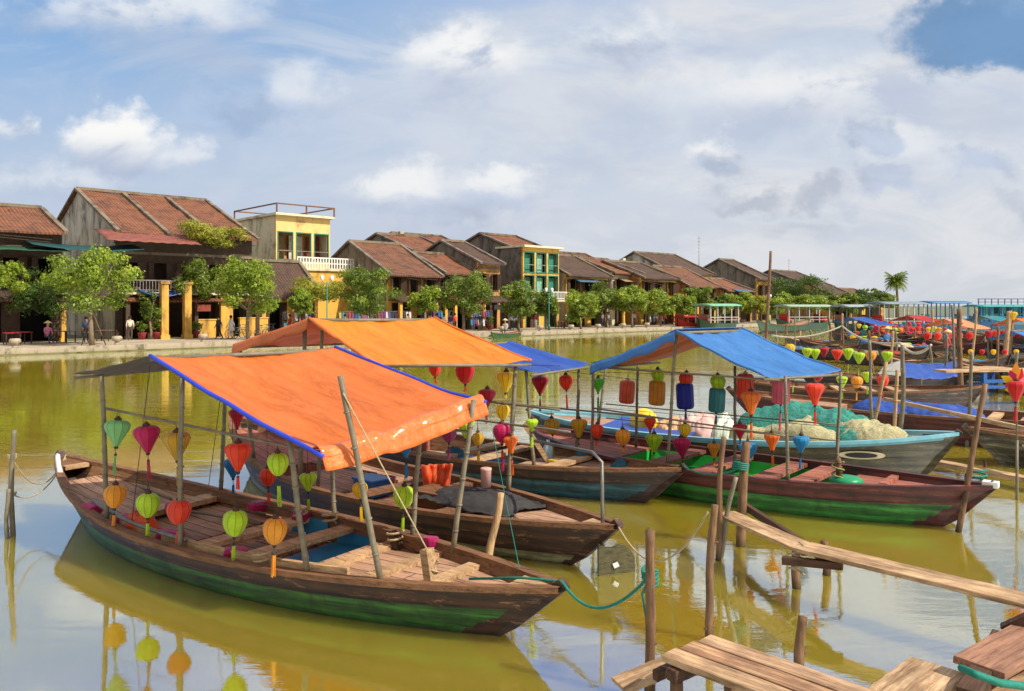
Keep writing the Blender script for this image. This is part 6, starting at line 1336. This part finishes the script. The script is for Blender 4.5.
tour_boat(774, 832, 329, 92, 'long tour boat with white posts and pale roof right of the leaning pole', GRP, m_plain('boat_sage', lin(150, 170, 140), .6, .3, 3), WHP, 2.6, rz=.25, cabin=REDP)
tour_boat(834, 872, 330, 86, 'tour boat with solid green cabin side before the crowded lanterns', GRP, m_plain('boat_grey', lin(150, 160, 160), .6, .3, 3), GRP, 2.6, rz=.2)
tour_boat(868, 925, 330, 84, 'tour boat with grey roof and red trim behind the crowded lanterns', REDP, m_plain('boat_grey2', lin(120, 136, 146), .6, .3, 3), WHP, 2.9, rz=.2, cabin=REDP)
tour_boat(918, 968, 328, 92, 'tour boat with flat blue roof left of the double deck cruiser', BLP, BLP, BLP, 3.0, rz=.1, cabin=TEALB)
tour_boat(962, 1060, 332, 95, 'double deck blue cruiser with railed top deck at the right edge', BLP, TEALB, BLP, 2.6, 1, rz=.05, cabin=BLP)
E = tour_boat(968, 1062, 326, 120, 'tall blue double deck cruiser with top railing behind the trunk post', BLP, m_plain('cruiser_blue', lin(50, 90, 130), .5, .3, 3), m_plain('cruiser_teal', lin(40, 120, 130), .5, .3, 3), 2.6, 1, rz=.0, cabin=BLP)
for i in range(5): x = -5+2.1*i; q = MB(); q.box(x, x+.9, -1.0, 1.0, .85, 2.5); q.build('cabin', m_plain('cabin_teal', lin(50, 120, 120), .5, .4, 3), E)
q = MB(); L = 14; zt = 2.75
for i in range(14): q.box(-L*.45+L*.9*i/13, -L*.45+L*.9*i/13+.1, -1.4, -1.3, zt, zt+1.0)
q.box(-L*.46, L*.46, -1.42, -1.28, zt+.9, zt+1.0); q.box(-L*.46, L*.46, -1.42, -1.28, zt+.45, zt+.53); q.build('top_railing', m_plain('cruiser_navy', lin(50, 70, 110), .5, .3, 3), E)
# small rowing boat with a rower by the quay and a round-ended wooden boat
rb_ = simple_boat(px(522, 336, 0), px(491, 339, 0), 1.0, 'small green rowing boat near the far quay with a rower in it', GREEN, GREEN, zg=.35, far=True, group='small boats by the quay')
person(rb_.wpt(-.1, 0, .16), BANG-1.2, (196, 190, 180), (60, 56, 52), 'person with straw hat seated in the small green rowing boat', 'sit', hair=False, hat=True)
simple_boat(px(757, 334, 0), px(798, 331, 0)+Vector((2, 2, 0)), 2.0, 'dark green wooden boat moored under the tall leaning pole', GRP, HULLD, zg=.7, far=True, group='small boats by the quay', rb=.6, rs=.6)
# people seated among the far boats
for i, (x, y, Y, c, lb) in enumerate(((886, 345, 46, (60, 110, 160), 'person in blue sitting in the brown boat below the crowded lanterns'), (946, 352, 40, (190, 60, 60), 'person in red sitting in the boat with the pale orange canopy'))):
    person(Vector(((x-CX)/F*Y, Y, .1)), .4+i, c, (50, 50, 56), lb, 'sit', hair=False, hat=True)
# gear on the middle distance boats: low heaps and short boards
short = ['dark boat left of the slung rope', 'long boat under the slung rope', 'pale rimmed brown boat', 'pale orange canopied boat', 'wide orange canopied boat', 'light blue canopied boat', 'small grey boat', 'blue canopied lantern boat', 'red canopied lantern boat', 'boat behind the flat blue roof', 'boat below the crowded lanterns', 'teal canopied boat', 'boat behind the flower lantern']
for i, B in enumerate(MB_):
    rr = random.Random(i+90)
    for k in range(2):
        t = (-.2, .25)[k]; P = B.wpt(t, rr.uniform(-.2, .2), B.zgx(t)-.12); c, cn = rr.choice((((60, 110, 150), 'blue'), ((150, 130, 100), 'tan'), ((70, 80, 70), 'grey green'), ((170, 60, 50), 'dull red'), ((196, 180, 150), 'cream')))
        crumple(P, rr.uniform(.8, 1.5), .8, rr.uniform(.2, .42), cloth(c), 'gear_bundle', f"{cn} gear bundle {'towards the stern' if k == 0 else 'towards the bow'} of the {short[i]}", 'bundle', B.ang, i*3+k, 'gear bundles on moored boats', grain=4)

r = random.Random(77)
for i in range(18):
    x = 775+i*14+r.uniform(-4, 4); yb = r.uniform(342, 392) if x > 850 else r.uniform(336, 352); Y = px(x, yb, 0).y
    stake(x, yb, x+r.uniform(-4, 4), r.uniform(308, 335), .02+Y*.0012, f'thin slanting pole, {ORD[i+1]} from left in the crowded middle distance', 'thin poles among the far boats', (BAMBOO, WSTAKE, WPOST)[i % 3], knots=0, bend=.04)
for i, (xl, xr, yw, lb, h_) in enumerate(((800, 880, 348, 'narrow dark hull squeezed between the slung rope and the blue canopy', HULLD), (905, 985, 341, 'narrow red hull behind the pale orange canopy', HULLR), (950, 1030, 372, 'narrow brown hull left of the blue landing table', HULLB), (880, 950, 365, 'narrow grey hull just behind the flat blue roof', HULLG))): mboat(xl, xr, yw, lb, h_, h_, beam=1.2)
